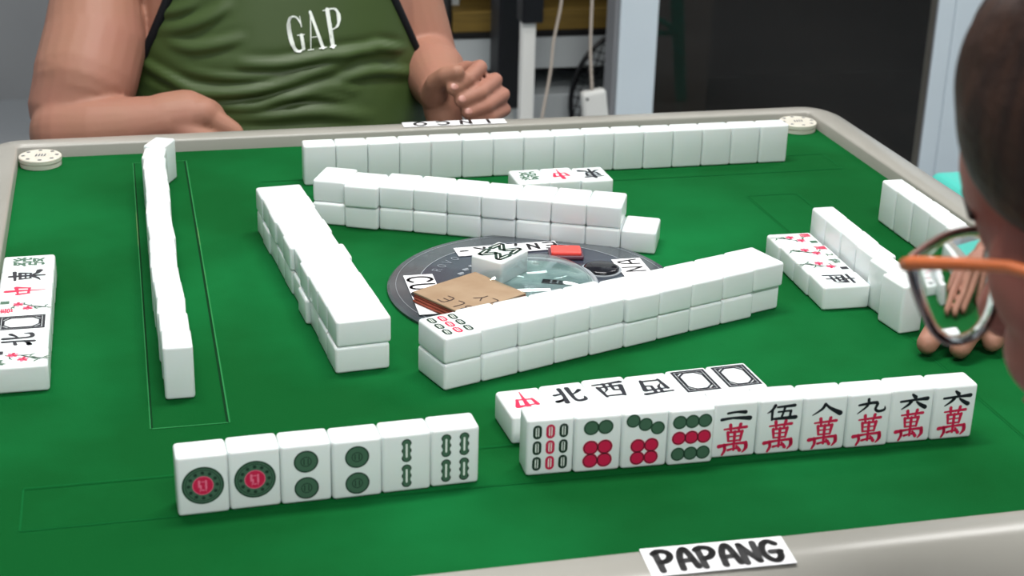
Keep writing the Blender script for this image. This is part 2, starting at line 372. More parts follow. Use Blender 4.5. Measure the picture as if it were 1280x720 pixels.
def honour(ch, m, w=.019, h=.025):
    return (lambda k: brush(k, ch, 0, 0, w, h, m, 1.3)) if ch in BR else (lambda k: k.glyph(ch, 0, 0, w, h, m, Z0, .014, .08))
def face_frame(k):
    def rect(a, b): return [(-a, -b), (a, -b), (a, b), (-a, b)]
    k.ringp(rect(.0122, .0160), rect(.0103, .0141), 'black', Z0); k.ringp(rect(.0099, .0137), rect(.0088, .0127), 'black', Z0)
    a, b, c = .0092, .0132, .005
    o = [(-a, -b+c), (-a+c, -b), (a-c, -b), (a, -b+c), (a, b-c), (a-c, b), (-a+c, b), (-a, b-c)]
    k.ringp(o, [(x*.84, y*.88) for x, y in o], 'black', Z0)
    for sx in (-1, 1):
        for sy in (-1, 1): k.poly([(sx*a, sy*b), (sx*(a-c*.8), sy*b), (sx*a, sy*(b-c*.8))], 'black', Z0+.00004)
def face_eight_bamboo(k):
    for s in (1, -1):
        for P in ([(-.0100, .0028), (-.0088, .0138)], [(-.0080, .0138), (-.0016, .0052)], [(.0016, .0052), (.0080, .0138)], [(.0088, .0138), (.0100, .0028)]):
            q = [(x, s*y) for x, y in P]; k.stroke(q, .0058, 'dgreen', Z0); k.stroke([(q[0][0]*.9+q[1][0]*.1, q[0][1]*.9+q[1][1]*.1), (q[1][0]*.9+q[0][0]*.1, q[1][1]*.9+q[0][1]*.1)], .0010, 'inkwhite', Z0+.00006)
def flower(ch, num, seed, cm='red'):
    def f(k):
        r = random.Random(seed)
        k.glyph(ch, -.0072, .0118, .0095, .0095, cm, Z0, .02); k.glyph(num, .0085, .0135, .0055, .0062, 'green' if cm == 'red' else 'black', Z0, .02)
        st = [(-.004, -.015), (-.001, -.007), (.003, -.001), (.002, .006)]
        k.stroke(st, [.0016, .0014, .001, .0008], 'dgreen', Z0)
        for i in range(9):
            t = r.choice(st); a = r.uniform(0, 2*pi); L = r.uniform(.004, .0085)
            k.stroke([t, (t[0]+L*.6*cos(a), t[1]+L*.6*sin(a)+.0006), (t[0]+L*cos(a), t[1]+L*sin(a)-.0008)], [.0005, .0014, .0003], 'green', Z0+.00003*i/9)
        for x, y in ((.004, .004), (-.004, -.003)):
            for i in range(6): a = i*pi/3+seed; k.capsule(x+.0022*cos(a), y+.0022*sin(a), .0022, .0036, 'red' if i % 2 else 'pink', Z0+.00006, a-pi/2)
            k.disc(x, y, .0011, 'red', Z0+.0001, 10)
    return f
FACES = {'one': face_one_dot, 'twod': face_two_dots, 'twob': face_two_bamboo, 'fourb': face_four_bamboo, 'nineb': face_nine_bamboo, 'sixd': face_six_dots,
 'sevend': face_seven_dots, 'nined': face_nine_dots, 'w2': wan('二'), 'w5': wan('伍'), 'w8': wan('八'), 'w9': wan('九'), 'w6': wan('六'),
 'zhong': honour('中', 'red', .017, .027), 'bei': honour('北', 'black', .0195, .022), 'xi': honour('西', 'black', .020, .022), 'dong': honour('東', 'black', .020, .025),
 'nan': honour('南', 'black', .019, .024), 'fa': honour('發', 'green', .020, .025), 'frame': face_frame, 'eightb': face_eight_bamboo,
 'fl1': flower('春', '1', 1), 'fl2': flower('菊', '3', 2, 'green'), 'fl3': flower('夏', '2', 3), 'fl4': flower('竹', '4', 4), 'fl5': flower('梅', '1', 5, 'green')}
FM = {}
def face_mesh(key):
    if key not in FM:
        k = Ink(); FACES[key](k); FM[key] = k.mesh('face_marking')
    return FM[key]
def tile(c, up, n, label, group, face=None, flabel=None):
    """tile with its centre at c; up = top of the face, n = the way the face looks"""
    n = Vector(n).normalized(); up = Vector(up); up = (up-n*up.dot(n)).normalized(); x = up.cross(n)
    o = bpy.data.objects.new('mahjong_tile', TM); COL.objects.link(o)
    R = Matrix((x, up, n)).transposed().to_4x4(); o.matrix_world = Matrix.Translation(Vector(c)) @ R
    tag(o, label, 'mahjong tile', group)
    if face:
        ch = bpy.data.objects.new('face_marking', face_mesh(face)); COL.objects.link(ch); ch.parent = o
        if flabel: ch['label'] = flabel
    return o
ORD = ['first', 'second', 'third', 'fourth', 'fifth', 'sixth', 'seventh', 'eighth', 'ninth', 'tenth', 'eleventh', 'twelfth', 'thirteenth', 'fourteenth', 'fifteenth', 'sixteenth']
PITCH = TW*1.003
UP = Vector((0, 0, 1))
def rowpt(o, t, u, v): return Vector((o[0]+u*cos(t)-v*sin(t), o[1]+u*sin(t)+v*cos(t), 0))
jr = random.Random(3)
def standing(o, t, n, faces_to_v, lab, group, keys=None, dv=None, rot=None):
    """standing tiles along direction t from corner o; thickness towards +v; faces_to_v = -1 looks to -v, +1 looks to +v"""
    for i in range(n):
        d = (dv or {}).get(i, 0)+jr.uniform(-.0003, .0003); a = t+radians((rot or {}).get(i, jr.uniform(-.3, .3)))
        p = rowpt(o, t, (i+.5)*PITCH, TD/2+d); p.z = TH/2
        nn = Vector((-sin(a), cos(a), 0))*faces_to_v
        tile(p, UP, nn, lab(i), group, keys[i] if keys else None)
def lying(o, t, n, v0, z, face_up, lab, group, keys=None, dv=None, updir=1, ups=None, skip=()):
    """lying tiles along t; long axis across; v0 = centre offset across"""
    for i in range(n):
        if i in skip: continue
        d = (dv or {}).get(i, 0)+jr.uniform(-.0004, .0004); a = t+radians(jr.uniform(-.35, .35))
        p = rowpt(o, t, (i+.5)*PITCH, v0+d); p.z = z
        s = ups[i] if ups else updir
        fu = face_up if not isinstance(face_up, dict) else face_up.get(i, False)
        tile(p, Vector((-sin(a), cos(a), 0))*s, UP if fu else -UP, lab(i), group, (keys or {}).get(i) if isinstance(keys, dict) else (keys[i] if keys else None))

# --- six tiles standing at the front left
LA = ['white tile with one big green and red circle, left end of front left row',
      'second white tile with one big green and red circle, right of the first one',
      'white tile with two stacked green circles, beside the big-circle tiles',
      'white tile with two stacked green circles, beside the two-bamboo tile',
      'white tile with two green bamboo sticks, one above the other',
      'white tile with four green bamboo sticks, right end of the front left row']
standing((-.0915, -.4399), .0352, 6, -1, lambda i: LA[i], 'six open tiles standing at the front left', ['one', 'one', 'twod', 'twod', 'twob', 'fourb'], {1: .0006, 3: -.0006, 5: .0005})
# --- ten tiles standing at the front right
LH = ['standing white tile with nine bamboo sticks, the middle column crimson', 'white tile with two green circles above four crimson circles',
      'white tile with a slanting line of three green circles over four crimson ones', 'white tile with three rows of three circles, green, crimson and green',
      'white tile with black character two over a crimson character', 'white tile with black character five over a crimson character',
      'white tile with black character eight over a crimson character', 'white tile with black character nine over a crimson character',
      'tile with black character six over crimson character, beside the character nine tile', 'tile with black character six over crimson character, right end of the front right row']
standing((.1186, -.4315), -.0164, 10, -1, lambda i: LH[i], 'ten open tiles standing at the front right', ['nineb', 'sixd', 'sevend', 'nined', 'w2', 'w5', 'w8', 'w9', 'w6', 'w6'],
         {0: .0, 1: -.001, 2: -.0012, 3: -.0022, 4: .0022, 5: .0016, 6: .001, 7: .0, 8: .0015, 9: .0012})
# --- six tiles lying face up behind them
LG = ['lying white tile with a crimson character, left end behind the front right row', 'lying white tile with the black character north, beside the crimson one',
      'lying white tile with the black character west, second of the black characters', 'lying white tile with the black character west upside down, beside the frame tiles',
      'lying white tile with a black picture frame, next to a black character tile', 'lying white tile with a black picture frame, right end of its row']
lying((.1199, -.3877), .0626, 6, TH/2, TD/2, True, lambda i: LG[i], 'six tiles lying face up behind the front right row', ['zhong', 'bei', 'xi', 'xi', 'frame', 'frame'],
      {0: -.001, 2: .0012, 3: 0, 4: .0006, 5: .0012}, ups=[-1, 1, 1, -1, 1, 1])
# --- near double wall in front of the dial
lying((.0929, -.3045), .3133, 10, TH/2, TD/2, False, lambda i: 'blank white bottom tile of the near wall before the dial, %s from left' % ORD[i], 'bottom layer of the wall in front of the dial', dv={9: .005, 5: -.0006, 3: .0006})
lying((.0929, -.3045), .3133, 10, TH/2, TD*1.5, {0: True}, lambda i: 'white tile lying face up with nine bamboo marks, left end of the near wall' if i == 0 else 'blank white top tile of the near wall before the dial, %s from left' % ORD[i],
      'top layer of the wall in front of the dial', keys={0: 'nineb'}, dv={0: 0, 1: .0016, 2: .0010, 3: .0010, 4: .0016, 5: -.0018, 6: -.0008, 7: 0, 8: .0006, 9: .0022}, updir=-1)
# --- left double wall
lying((.0247, -.2642), 1.6639, 10, -TH/2, TD/2, False, lambda i: 'blank white bottom tile of the wall left of the dial, %s from front' % ORD[i], 'bottom layer of the wall left of the dial', dv={0: .0008, 2: -.0006, 3: .0022, 5: .0008, 8: .001})
lying((.0247, -.2642), 1.6639, 10, -TH/2, TD*1.5, False, lambda i: 'blank white top tile of the wall left of the dial, %s from front' % ORD[i], 'top layer of the wall left of the dial', dv={0: -.0008, 1: -.0004, 4: -.0018, 5: .0014, 6: .0004, 7: .001, 9: .0004})
# --- far double wall
lying((.0454, .0463), -.4291, 10, TH/2, TD/2, False, lambda i: 'blank white bottom tile of the wall behind the dial, %s from left' % ORD[i], 'bottom layer of the wall behind the dial', dv={1: -.0022, 5: .001, 8: -.0006})
lying((.0454, .0463), -.4291, 9, TH/2, TD*1.5, False, lambda i: 'blank white top tile of the wall behind the dial, %s from left' % ORD[i], 'top layer of the wall behind the dial', dv={0: .0024, 1: -.0052, 2: .0006, 3: .0006, 5: -.0020, 6: .0004, 7: .0004})
# --- long standing row at the far edge, backs to the camera
standing((.0506, .1502), -.005, 16, 1, lambda i: 'blank-backed white tile standing in the long far row, %s from the left' % ORD[i], 'long standing row along the far edge', dv={4: .0004, 5: -.0008, 9: .0006, 12: -.0005})
# --- standing row at the left, seen end on
fx = [-.083, -.0836, -.0842, -.0846, -.0858, -.0862, -.0858, -.0854, -.0862, -.0860, -.0852, -.0850, -.0852, -.0853, -.0846, -.0790]
fr = [0, 0, -2, 2, 1, -1, 0, 2, 0, -2, 0, 1, 0, -3, -7, -24]
for i in range(16):
    a = radians(fr[i]); y = -.2690+i*PITCH+(.0015 if i == 15 else 0)
    tile((fx[i], y, TH/2), UP, (-cos(a), -sin(a), 0), 'white tile standing edge-on in the left column, %s from the front' % ORD[i], 'standing column along the left side')
# --- face-up tiles at the far left
LI = ['lying white tile with a green character, far end of the left edge group', 'lying white tile with the black character east, second of the left edge group',
      'lying white tile with a crimson character, in the left edge group', 'white flower tile below the crimson character, with a crimson side character',
      'lying white tile with a black picture frame, in the left edge group', 'lying white tile with the black character north, in the left edge group', 'white flower tile at the near end of the left edge group']
for i, k in enumerate(['fa', 'dong', 'zhong', 'fl1', 'frame', 'bei', 'fl5']):
    tile((-.1681-TH/2+jr.uniform(-.0004, .0004), -.0439-.0150-i*PITCH, TD/2), (-1, 0, 0), UP, LI[i], 'tiles lying face up at the left edge', k)
# --- face-up tiles on the right
LJ = ['lying white tile with a dark character, nearest of the four right-hand face-up tiles', 'white flower tile beside the dark character tile', 'white flower tile with leaves and side numeral, third from the front', 'white flower tile at the far end of the right face-up four']
lying((.4084, -.2176), 1.5403, 4, -TH/2, TD/2, True, lambda i: LJ[i], 'four tiles lying face up on the right', ['nan', 'fl5', 'fl3', 'fl1'], {0: -.0008, 1: .0004, 3: .0015}, updir=-1)
kx = [.4560, .4592, .4620, .4625, .4622, .4625]; kr = [8, 5, 3, -1, 0, 0]
for i in range(6):
    a = radians(kr[i]); tile((kx[i], -.2553+i*PITCH, TH/2), UP, (cos(a), sin(a), 0), 'white tile standing beside the right face-up four, %s from the front' % ORD[i], 'standing tiles beside the right face-up four')
lx = [.5560, .5562, .5568, .5560, .5545]
for i in range(5):
    tile((lx[i], -.0450-i*PITCH, TH/2), UP, (1, 0, 0), 'white tile standing near the right rim, %s from the far end' % ORD[i], 'standing tiles near the right rim')
# --- three face-up tiles in front of the far row
LT = ['lying white tile with a green character, left of the far three', 'lying white tile with a crimson character, middle of the far three', 'lying white tile with a black character, right of the far three']
for i, k in enumerate(['fa', 'zhong', 'dong']):
    tile((.2505+i*PITCH-.0002, .0868-i*.001+(.0018 if i == 1 else 0), TD/2), (0.02, -1, 0), UP, LT[i], 'three tiles lying face up in front of the far row', k)

# ------------------------------------------------------------------ the table
X0, Y0, S = -.2107, -.5456, .8214
TC = (X0+S/2, Y0+S/2)
T = empty('mahjong_table', (TC[0], TC[1], FLOOR)); tag(T, 'square mahjong table with green felt top and beige plastic rim', 'table')
def tobj(name, bm, m, parent=T, smooth=False):
    o = obj(name, bm, m, parent, smooth)
    if parent is T: o.location = -Vector(T.location)
    return o
bm = bmesh.new(); box(bm, (X0, Y0, -.02), (X0+S, Y0+S, 0)); felt = tobj('felt_top', bm, 'felt')
def rounded(o, r, n=8):                       # square outline offset outward by o, corner radius r
    P = []; a, b, c, d = X0-o, X0+S+o, Y0-o, Y0+S+o
    for cx, cy, s in ((b-r, d-r, 0), (a+r, d-r, pi/2), (a+r, c+r, pi), (b-r, c+r, 3*pi/2)):
        for i in range(n+1): t = s+pi/2*i/n; P.append((cx+r*cos(t), cy+r*sin(t)))
    return P
bm = bmesh.new()
prof = [(0, -.018, .004), (0, .0105, .004), (.0008, .0120, .0048), (.0022, .0127, .006), (.012, .0130, .016), (.0215, .0124, .026), (.0255, .0112, .030), (.034, .0080, .040), (.052, -.0040, .056), (.064, -.020, .066), (.068, -.040, .07), (.068, -.075, .07), (.055, -.078, .06), (.055, -.018, .06)]
rings = [[bm.verts.new((x, y, z)) for x, y in rounded(o, r)] for o, z, r in prof]
for a, b in zip(rings, rings[1:]+rings[:1]):
    for i in range(len(a)):
        j = (i+1) % len(a); bm.faces.new((a[i], a[j], b[j], b[i]))
rim = tobj('rim', bm, 'rim', smooth=True)
m_ = rim.modifiers.new('e', 'EDGE_SPLIT'); m_.split_angle = radians(50)
bm = bmesh.new(); box(bm, (X0-.03, Y0-.03, -.125), (X0+S+.03, Y0+S+.03, -.0785), bevel=.01); tobj('apron', bm, 'apron')
for sx in (-1, 1):
    for sy in (-1, 1):
        bm = bmesh.new(); x, y = TC[0]+sx*.34, TC[1]+sy*.34
        box(bm, (x-.03, y-.03, FLOOR+.012), (x+.03, y+.03, -.125), bevel=.006); box(bm, (x-.036, y-.036, FLOOR), (x+.036, y+.036, FLOOR+.014), bevel=.005); tobj('leg', bm, 'apron')
# seams of the four lift lids in the felt
def lid(k):
    bm = bmesh.new(); R = Matrix.Rotation(k*pi/2, 3, 'Z')
    x0, x1, y0, y1 = -.303, -.2545, -.189, .380
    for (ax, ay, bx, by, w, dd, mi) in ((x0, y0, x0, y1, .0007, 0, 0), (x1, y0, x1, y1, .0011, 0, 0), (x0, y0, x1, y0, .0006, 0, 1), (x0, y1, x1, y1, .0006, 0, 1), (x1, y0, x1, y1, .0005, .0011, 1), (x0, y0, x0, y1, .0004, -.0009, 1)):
        d = Vector((bx-ax, by-ay, 0)); L = d.length; d.normalize(); n = Vector((-d.y, d.x, 0))
        P = [Vector((ax+(dd if ax == bx else 0), ay, 0))]; P.append(P[0]+d*L)
        q = [P[0]-n*w, P[1]-n*w, P[1]+n*w, P[0]+n*w]
        vs = [bm.verts.new((R @ v)+Vector((TC[0], TC[1], .00025+.0001*mi))) for v in q]; f = bm.faces.new(vs); f.material_index = mi
        f.normal_update()
        if f.normal.z < 0: f.normal_flip()
    o = tobj('lid_seam', bm, ['seam', 'seamlight'] if k == 0 else ['seamfaint', 'seamfaint2'])
for k in range(4): lid(k)

# centre dial
def dobj(name, bm, m, parent=None, smooth=False):
    o = obj(name, bm, m, parent or T, smooth)
    if parent is None: o.location = -Vector(T.location)
    return o
DC = (TC[0], TC[1], 0)
bm = bmesh.new(); lathe(bm, [(.1165, .0002), (.1170, .0025), (.1150, .0042), (.0925, .0046)], 72, DC); dial = dobj('dial_ring', bm, 'dialgrey', smooth=False)
dial['label'] = 'grey translucent outer ring of the centre dial'
bm = bmesh.new(); lathe(bm, [(.0922, .0040), (.0922, .0049), (.0500, .0050)], 72, DC); plate = dobj('dial_plate', bm, 'dial')
k = Ink(); k.ring(DC[0], DC[1], .0918, .0924, 'ring', .0052, 72); k.ring(DC[0], DC[1], .1100, .1103, 'ring', .0048, 72)
for i in range(8):                            # pale maker's lettering round the left side of the plate
    a = radians(150-i*7); r = .082; x, y = DC[0]+r*cos(a), DC[1]+r*sin(a)
    b = a-pi/2
    for st in LET['ROVOVOVA'[i]]:
        k.stroke([(x+(px-.5)*.006*cos(b)-(py-.5)*.0075*sin(b), y+(px-.5)*.006*sin(b)+(py-.5)*.0075*cos(b)) for px, py in st], .0005, 'ring', .0053)
for i in range(4):
    a = radians(150-i*9); r = .062; x, y = DC[0]+r*cos(a), DC[1]+r*sin(a); k.stroke([(x-.0018, y-.001), (x+.0018, y+.001)], .0022, 'ring', .0053); k.stroke([(x-.001, y-.003), (x+.0022, y-.0016)], .0012, 'ring', .0053)
o = link('printed_lettering', k.mesh('printed_lettering'), [], T); o.location = -Vector(T.location); o['label'] = 'pale lettering and rings printed on the dial'
bm = bmesh.new(); lathe(bm, [(.0480, .0052), (.0480, .0062), (.001, .0062)], 48, DC); dobj('dice_bed', bm, 'domebed')
k = Ink(); k.poly([(DC[0]+.004, DC[1]-.004), (DC[0]+.026, DC[1]-.012), (DC[0]+.028, DC[1]-.004), (DC[0]+.008, DC[1]+.005)], 'blackbtn', .0064)
for i in range(3): k.stroke([(DC[0]+.012+i*.005, DC[1]-.004-i*.0016), (DC[0]+.0135+i*.005, DC[1]-.0005-i*.0016)], .0016, 'ring', .0066)
o = link('dice_window', k.mesh('dice_window'), [], T); o.location = -Vector(T.location)
bm = bmesh.new(); lathe(bm, [(.0470, .0055), (.0472, .0075), (.0495, .0085), (.0505, .0070), (.0512, .0052)], 64, DC); dobj('dome_collar', bm, 'ring', smooth=True)
bm = bmesh.new()
pr = [(.0462*cos(t), .0066+.016*sin(t)) for t in [radians(a) for a in (0, 12, 24, 36, 48, 60, 72, 84, 89)]]
pr2 = [(.0445*cos(t), .0066+.0148*sin(t)) for t in [radians(a) for a in (89, 84, 72, 60, 48, 36, 24, 12, 0)]]
lathe(bm, pr+pr2, 64, DC)
dobj('clear_dome', bm, 'clear', smooth=True)
R30 = Matrix.Translation((.2405, -.0800, 0)) @ Matrix.Rotation(radians(-12), 4, 'Z')
bm = bmesh.new(); box(bm, (-.0145, -.0105, .0048), (.0145, .0105, .0085), R30, .0015); rb = dobj('button_base', bm, 'redbase')
bm = bmesh.new(); box(bm, (-.0125, -.0088, .0075), (.0125, .0088, .0115), R30, .0015); q = dobj('red_button', bm, 'redbtn'); q['label'] = 'bright red rectangular push button'
bm = bmesh.new(); lathe(bm, [(.0165, .0050), (.0165, .0060), (.0150, .0060)], 40, (.2605, -.1165, 0)); dobj('button_ring', bm, 'ring')
bm = bmesh.new(); lathe(bm, [(.0145, .0055), (.0145, .0075), (.0120, .0085), (.001, .0088)], 40, (.2605, -.1165, 0)); q = dobj('black_button', bm, 'blackbtn', smooth=True); q['label'] = 'glossy black round button in a pale ring'

# paper strips with marker writing
def strip(name, label, c, rz, w, h, z, text, lw, lh, sw, adv, off=(0, 0), tilt=None):
    t = empty(name, (c[0], c[1], z), rz); tag(t, label, 'paper label')
    if tilt: t.rotation_euler = (tilt[0], tilt[1], rz)
    bm = bmesh.new(); box(bm, (-w/2, -h/2, 0), (w/2, h/2, .0004)); obj('paper', bm, 'paper', t)
    k = Ink(); tot = adv*(len(text)-1)+lw
    write(k, text, -tot/2+off[0], -lh/2+off[1], lw, lh, sw, 'marker', .0006, adv); link('handwriting', k.mesh('handwriting'), [], t)
    return t
strip('paper_label', 'white paper strip reading PAPANG in black marker on the near rim', (.1955, -.5605), radians(-1.5), .0830, .0255, .0126, 'PAPANG', .0110, .0178, .0042, .0122, tilt=(radians(4), 0))
strip('paper_label', 'upside-down white name strip on the far rim before the person in green', (.2220, .2890), pi-.01, .1080, .0160, .0134, 'INCO', .0135, .0115, .0034, .0240)
strip('paper_label', 'white paper strip on the left of the centre dial, black marker letters', (.1108, -.1430), -pi/2-.02, .0800, .0235, .0055, 'CUEF', .0125, .0190, .0027, .0155, (-.0065, 0))
strip('paper_label', 'white paper strip on the far side of the centre dial, partly under a wall', (.1960, -.0570), pi+.03, .0880, .0190, .0055, 'EN,AK-', .0105, .0125, .0027, .0150)
strip('paper_label', 'white paper strip on the right of the centre dial beside the black button', (.2870, -.1330), pi/2, .0720, .0245, .0055, 'NINA', .0120, .0165, .0020, .0160, (.004, 0))
# cardboard note and the bamboo tile on the dial
cd = empty('cardboard_note', (.1402, -.1665, .0062), radians(-150)+pi); tag(cd, 'brown cardboard piece with red-brown edge and pen lettering on the dial', 'cardboard note')
cd.rotation_euler = (0, 0, radians(120))
bm = bmesh.new()
for i in range(3): box(bm, (-.0285-.0012*(i % 2), -.0330, .0022*i), (.0285, .0330-.0006*i, .0022*i+.0020), bevel=.0005, seg=1)
obj('folded_layers', bm, 'cardedge', cd)
bm = bmesh.new(); box(bm, (-.0290, -.0322, .0067), (.0290, .0322, .0083), bevel=.0003, seg=1); obj('top_sheet', bm, 'card', cd)
k = Ink(); write(k, 'BLE', -.0268, .0178, .0085, .0105, .0011, 'pen', .0085, .0118); write(k, 'LY', -.0278, -.0050, .0080, .0105, .0011, 'pen', .0085, .0095); link('pen_writing', k.mesh('pen_writing'), [], cd)
a8 = Vector((.1714-.1521, -.1346+.1137, 0)).normalized()
tile((.1764, -.1123, .0050+TD/2), (Vector((-a8.y, a8.x, 0))), UP, 'lone white tile with zigzag dark green bamboo marks on the centre dial', 'single tile on the dial', 'eightb')

# round corner discs
def disc(c, label):
    t = empty('round_counter', (c[0], c[1], 0)); tag(t, label, 'round counter', 'round counters in the far corners')
    bm = bmesh.new(); lathe(bm, [(.0190, 0), (.0194, .0004), (.0194, .0040), (.0186, .0044), (.0186, .0050), (.0200, .0054), (.0200, .0088), (.0192, .0096), (.001, .0096)], 40); obj('body', bm, 'ivory', t, False)
    k = Ink()
    for i in range(8): a = 2*pi*i/8; k.disc(.0156*cos(a), .0156*sin(a), .0019, 'ivorymark', .0098, 10)
    for x in (-.004, -.0013, .0013, .004): k.stroke([(x, -.0028), (x+.001, .0028)], .0014, 'ivorymark', .0098)
    k.ring(0, 0, .0080, .0084, 'ivoryside', .0097); link('dots', k.mesh('dots'), [], t)
disc((-.1898, .2543), 'round cream counter with grey dots in the far left corner')
disc((.5890, .2545), 'round cream counter with grey dots in the far right corner')

# ------------------------------------------------------------------ people
def hand(bm, W, Rm, side=1, curl=(25, 30, 25), s=1.0, spread=4):
    """generic hand at wrist W; local +y along the hand, -z palm; side = +1 thumb on +x"""
    W = Vector(W)
    def L(x, y, z): return W+Rm @ (Vector((x*side, y, z))*s)
    fing = [(.027, .088, .040, .0088), (.009, .092, .044, .0090), (-.009, .088, .041, .0086), (-.026, .080, .032, .0078)]
    for x, y, l, r in fing:
        rcone(bm, L(x*.6, .01, 0), L(x, y, 0), .0145*s, .0115*s)
        a = 0; p = Vector((x, y, 0)); sp = radians(spread)*x/.027
        for j, (f, c) in enumerate(zip((1, .62, .5), curl)):
            a += radians(c); d = Vector((sin(sp)*cos(a), cos(a)*cos(sp), -sin(a))); q = p+d*l*f
            rcone(bm, L(*p), L(*q), (r-.0006*j)*s, (r-.0006*(j+1))*s, 14); p = q
    rcone(bm, L(.018, .02, -.004), L(.040, .052, -.014), .015*s, .012*s); rcone(bm, L(.040, .052, -.014), L(.050, .078, -.022), .0105*s, .0098*s); rcone(bm, L(.050, .078, -.022), L(.050, .100, -.030), .0096*s, .0084*s)
def head_shapes(bm, c, R, k=1.0, jb=0.):
    def e(p, r, rot=None):
        p = (p[0], p[1]-jb*max(0, min(1, (.012-p[2])/.11)), p[2]); ell(bm, Vector(c)+R @ (Vector(p)*k), [v*k for v in r], (R @ rot) if rot is not None else R)
    e((0, -.022, .038), (.074, .094, .080)); e((0, .010, -.020), (.063, .078, .085)); e((0, .030, -.070), (.050, .052, .045)); e((0, .058, -.098), (.024, .022, .018))
    e((0, .068, .028), (.052, .022, .012)); e((-.032, .058, -.030), (.024, .028, .024)); e((.032, .058, -.030), (.024, .028, .024))
    rcone(bm, Vector(c)+R @ (Vector((0, .084, .012))*k), Vector(c)+R @ (Vector((0, .100, -.028))*k), .008*k, .012*k)
    for s in (-1, 1):
        e((s*.031, .064, .0135), (.019, .020, .0105)); e((s*.031, .062, -.008), (.018, .020, .010))
        e((s*.011, .092, -.032), (.008, .010, .007)); e((s*.074, -.012, -.012), (.008, .018, .032), Euler((.15, 0, s*.25)).to_matrix())
    e((0, .083, -.058), (.024, .010, .006)); e((0, .081, -.066), (.020, .010, .007))
def head_parts(t, c, R, k=1.0, jb=0., bf=0.):
    def P(p): return Vector(c)+R @ (Vector(p)*k)
    for s in (-1, 1):
        bm = bmesh.new(); ell(bm, P((s*.031, .0715, .004)), (.0120*k,)*3, None, 16); eo = obj('eye', bm, 'eye', t, True)
        bm = bmesh.new(); ell(bm, P((s*.031, .0825, .004)), (.0055*k, .0022*k, .0055*k), R, 12); io = obj('iris', bm, 'iris', eo, True)
        bm = bmesh.new(); chain(bm, [P((s*.014, .088+bf, .024)), P((s*.032, .086+bf*.8, .030)), P((s*.050, .074+bf*.4, .024))], [.003, .0036, .002]); obj('eyebrow', bm, 'hair', t, True)
    bm = bmesh.new(); ell(bm, P((0, .090-jb, -.059)), (.021*k, .006*k, .0038*k), R, 16); ell(bm, P((0, .089-jb, -.066)), (.018*k, .006*k, .0045*k), R, 16); obj('lips', bm, 'lip', t, True)
def place(o, t):                               # children built in world space under an unrotated empty
    o.parent = t; o.location = -Vector(t.location); return o
def localise(t):
    for o in list(COL.objects):
        if o.parent is t and o.type == 'MESH' and o.location.length < 1e-9: o.location = -Vector(t.location)

def lower_body(bm, bmc, pel, sgn=1, spread=.11, depth=.40, floor=FLOOR, face=Vector((0, -1, 0))):
    """thighs, shins, feet of a seated figure; bm skin, bmc trousers"""
    side = face.cross(UP)
    for s in (-1, 1):
        hip = pel+side*s*.09; kn = pel+side*s*(spread+.05)+face*depth+Vector((0, 0, .02)); an = Vector((kn.x, kn.y, floor+.08))-face*.04; toe = an+face*.15+Vector((0, 0, -.045))
        rcone(bm, hip, kn, .075, .052); rcone(bm, kn, an, .052, .034); rcone(bm, an-face*.03+Vector((0, 0, -.035)), toe, .033, .024)
        rcone(bmc, hip, kn, .088, .066); rcone(bmc, kn, an+Vector((0, 0, .16)), .064, .058)
def stool(c, label, m='blueplastic', h=.45, w=.15):
    t = empty('plastic_stool', (c[0], c[1], FLOOR)); tag(t, label, 'stool')
    bm = bmesh.new(); box(bm, (-w, -w, h-.035), (w, w, h), bevel=.014, seg=3); obj('seat', bm, m, t)
    for sx in (-1, 1):
        for sy in (-1, 1):
            bm = bmesh.new(); tube(bm, [(sx*(w-.03), sy*(w-.03), h-.02), (sx*(w+.005), sy*(w+.005), .001)], [.021, .016], 12); obj('leg', bm, m, t, False)
    bm = bmesh.new()
    for a, b in (((-1, -1), (1, -1)), ((1, -1), (1, 1)), ((1, 1), (-1, 1)), ((-1, 1), (-1, -1))):
        tube(bm, [(a[0]*(w-.01), a[1]*(w-.01), .2), (b[0]*(w-.01), b[1]*(w-.01), .2)], .008, 8)
    obj('stretcher', bm, m, t)
    return t

# ---- person across the table, olive tank top
PA = empty('person', (.075, .58, FLOOR)); tag(PA, 'seated person in an olive green tank top, arms on the far edge of the table', 'person')
cx = .066
bm = bmesh.new(); bc = bmesh.new()
pel = Vector((cx, .64, -.232))
def torso(bm, rings, grow=0., n=40):
    vs = []
    for z, a, b, x, y in rings:
        vs.append([bm.verts.new((x+(a+grow)*math.copysign(abs(cos(t))**.88, cos(t)), y+(b+grow)*math.copysign(abs(sin(t))**.92, sin(t)), z)) for t in [2*pi*i/n for i in range(n)]])
    for p, q in zip(vs, vs[1:]):
        for i in range(n): bm.faces.new((p[i], p[(i+1) % n], q[(i+1) % n], q[i]))
    bm.faces.new(vs[0][::-1]); bm.faces.new(vs[-1])
RA = [(-.305, .150, .120, cx, .62), (-.22, .180, .150, cx, .60), (-.12, .186, .165, cx, .585), (-.03, .182, .160, cx, .580), (.05, .172, .140, cx, .578), (.12, .165, .120, cx, .578), (.20, .170, .112, cx, .585), (.26, .150, .095, cx, .595), (.31, .085, .070, cx, .600), (.33, .060, .055, cx, .602)]
torso(bm, RA)
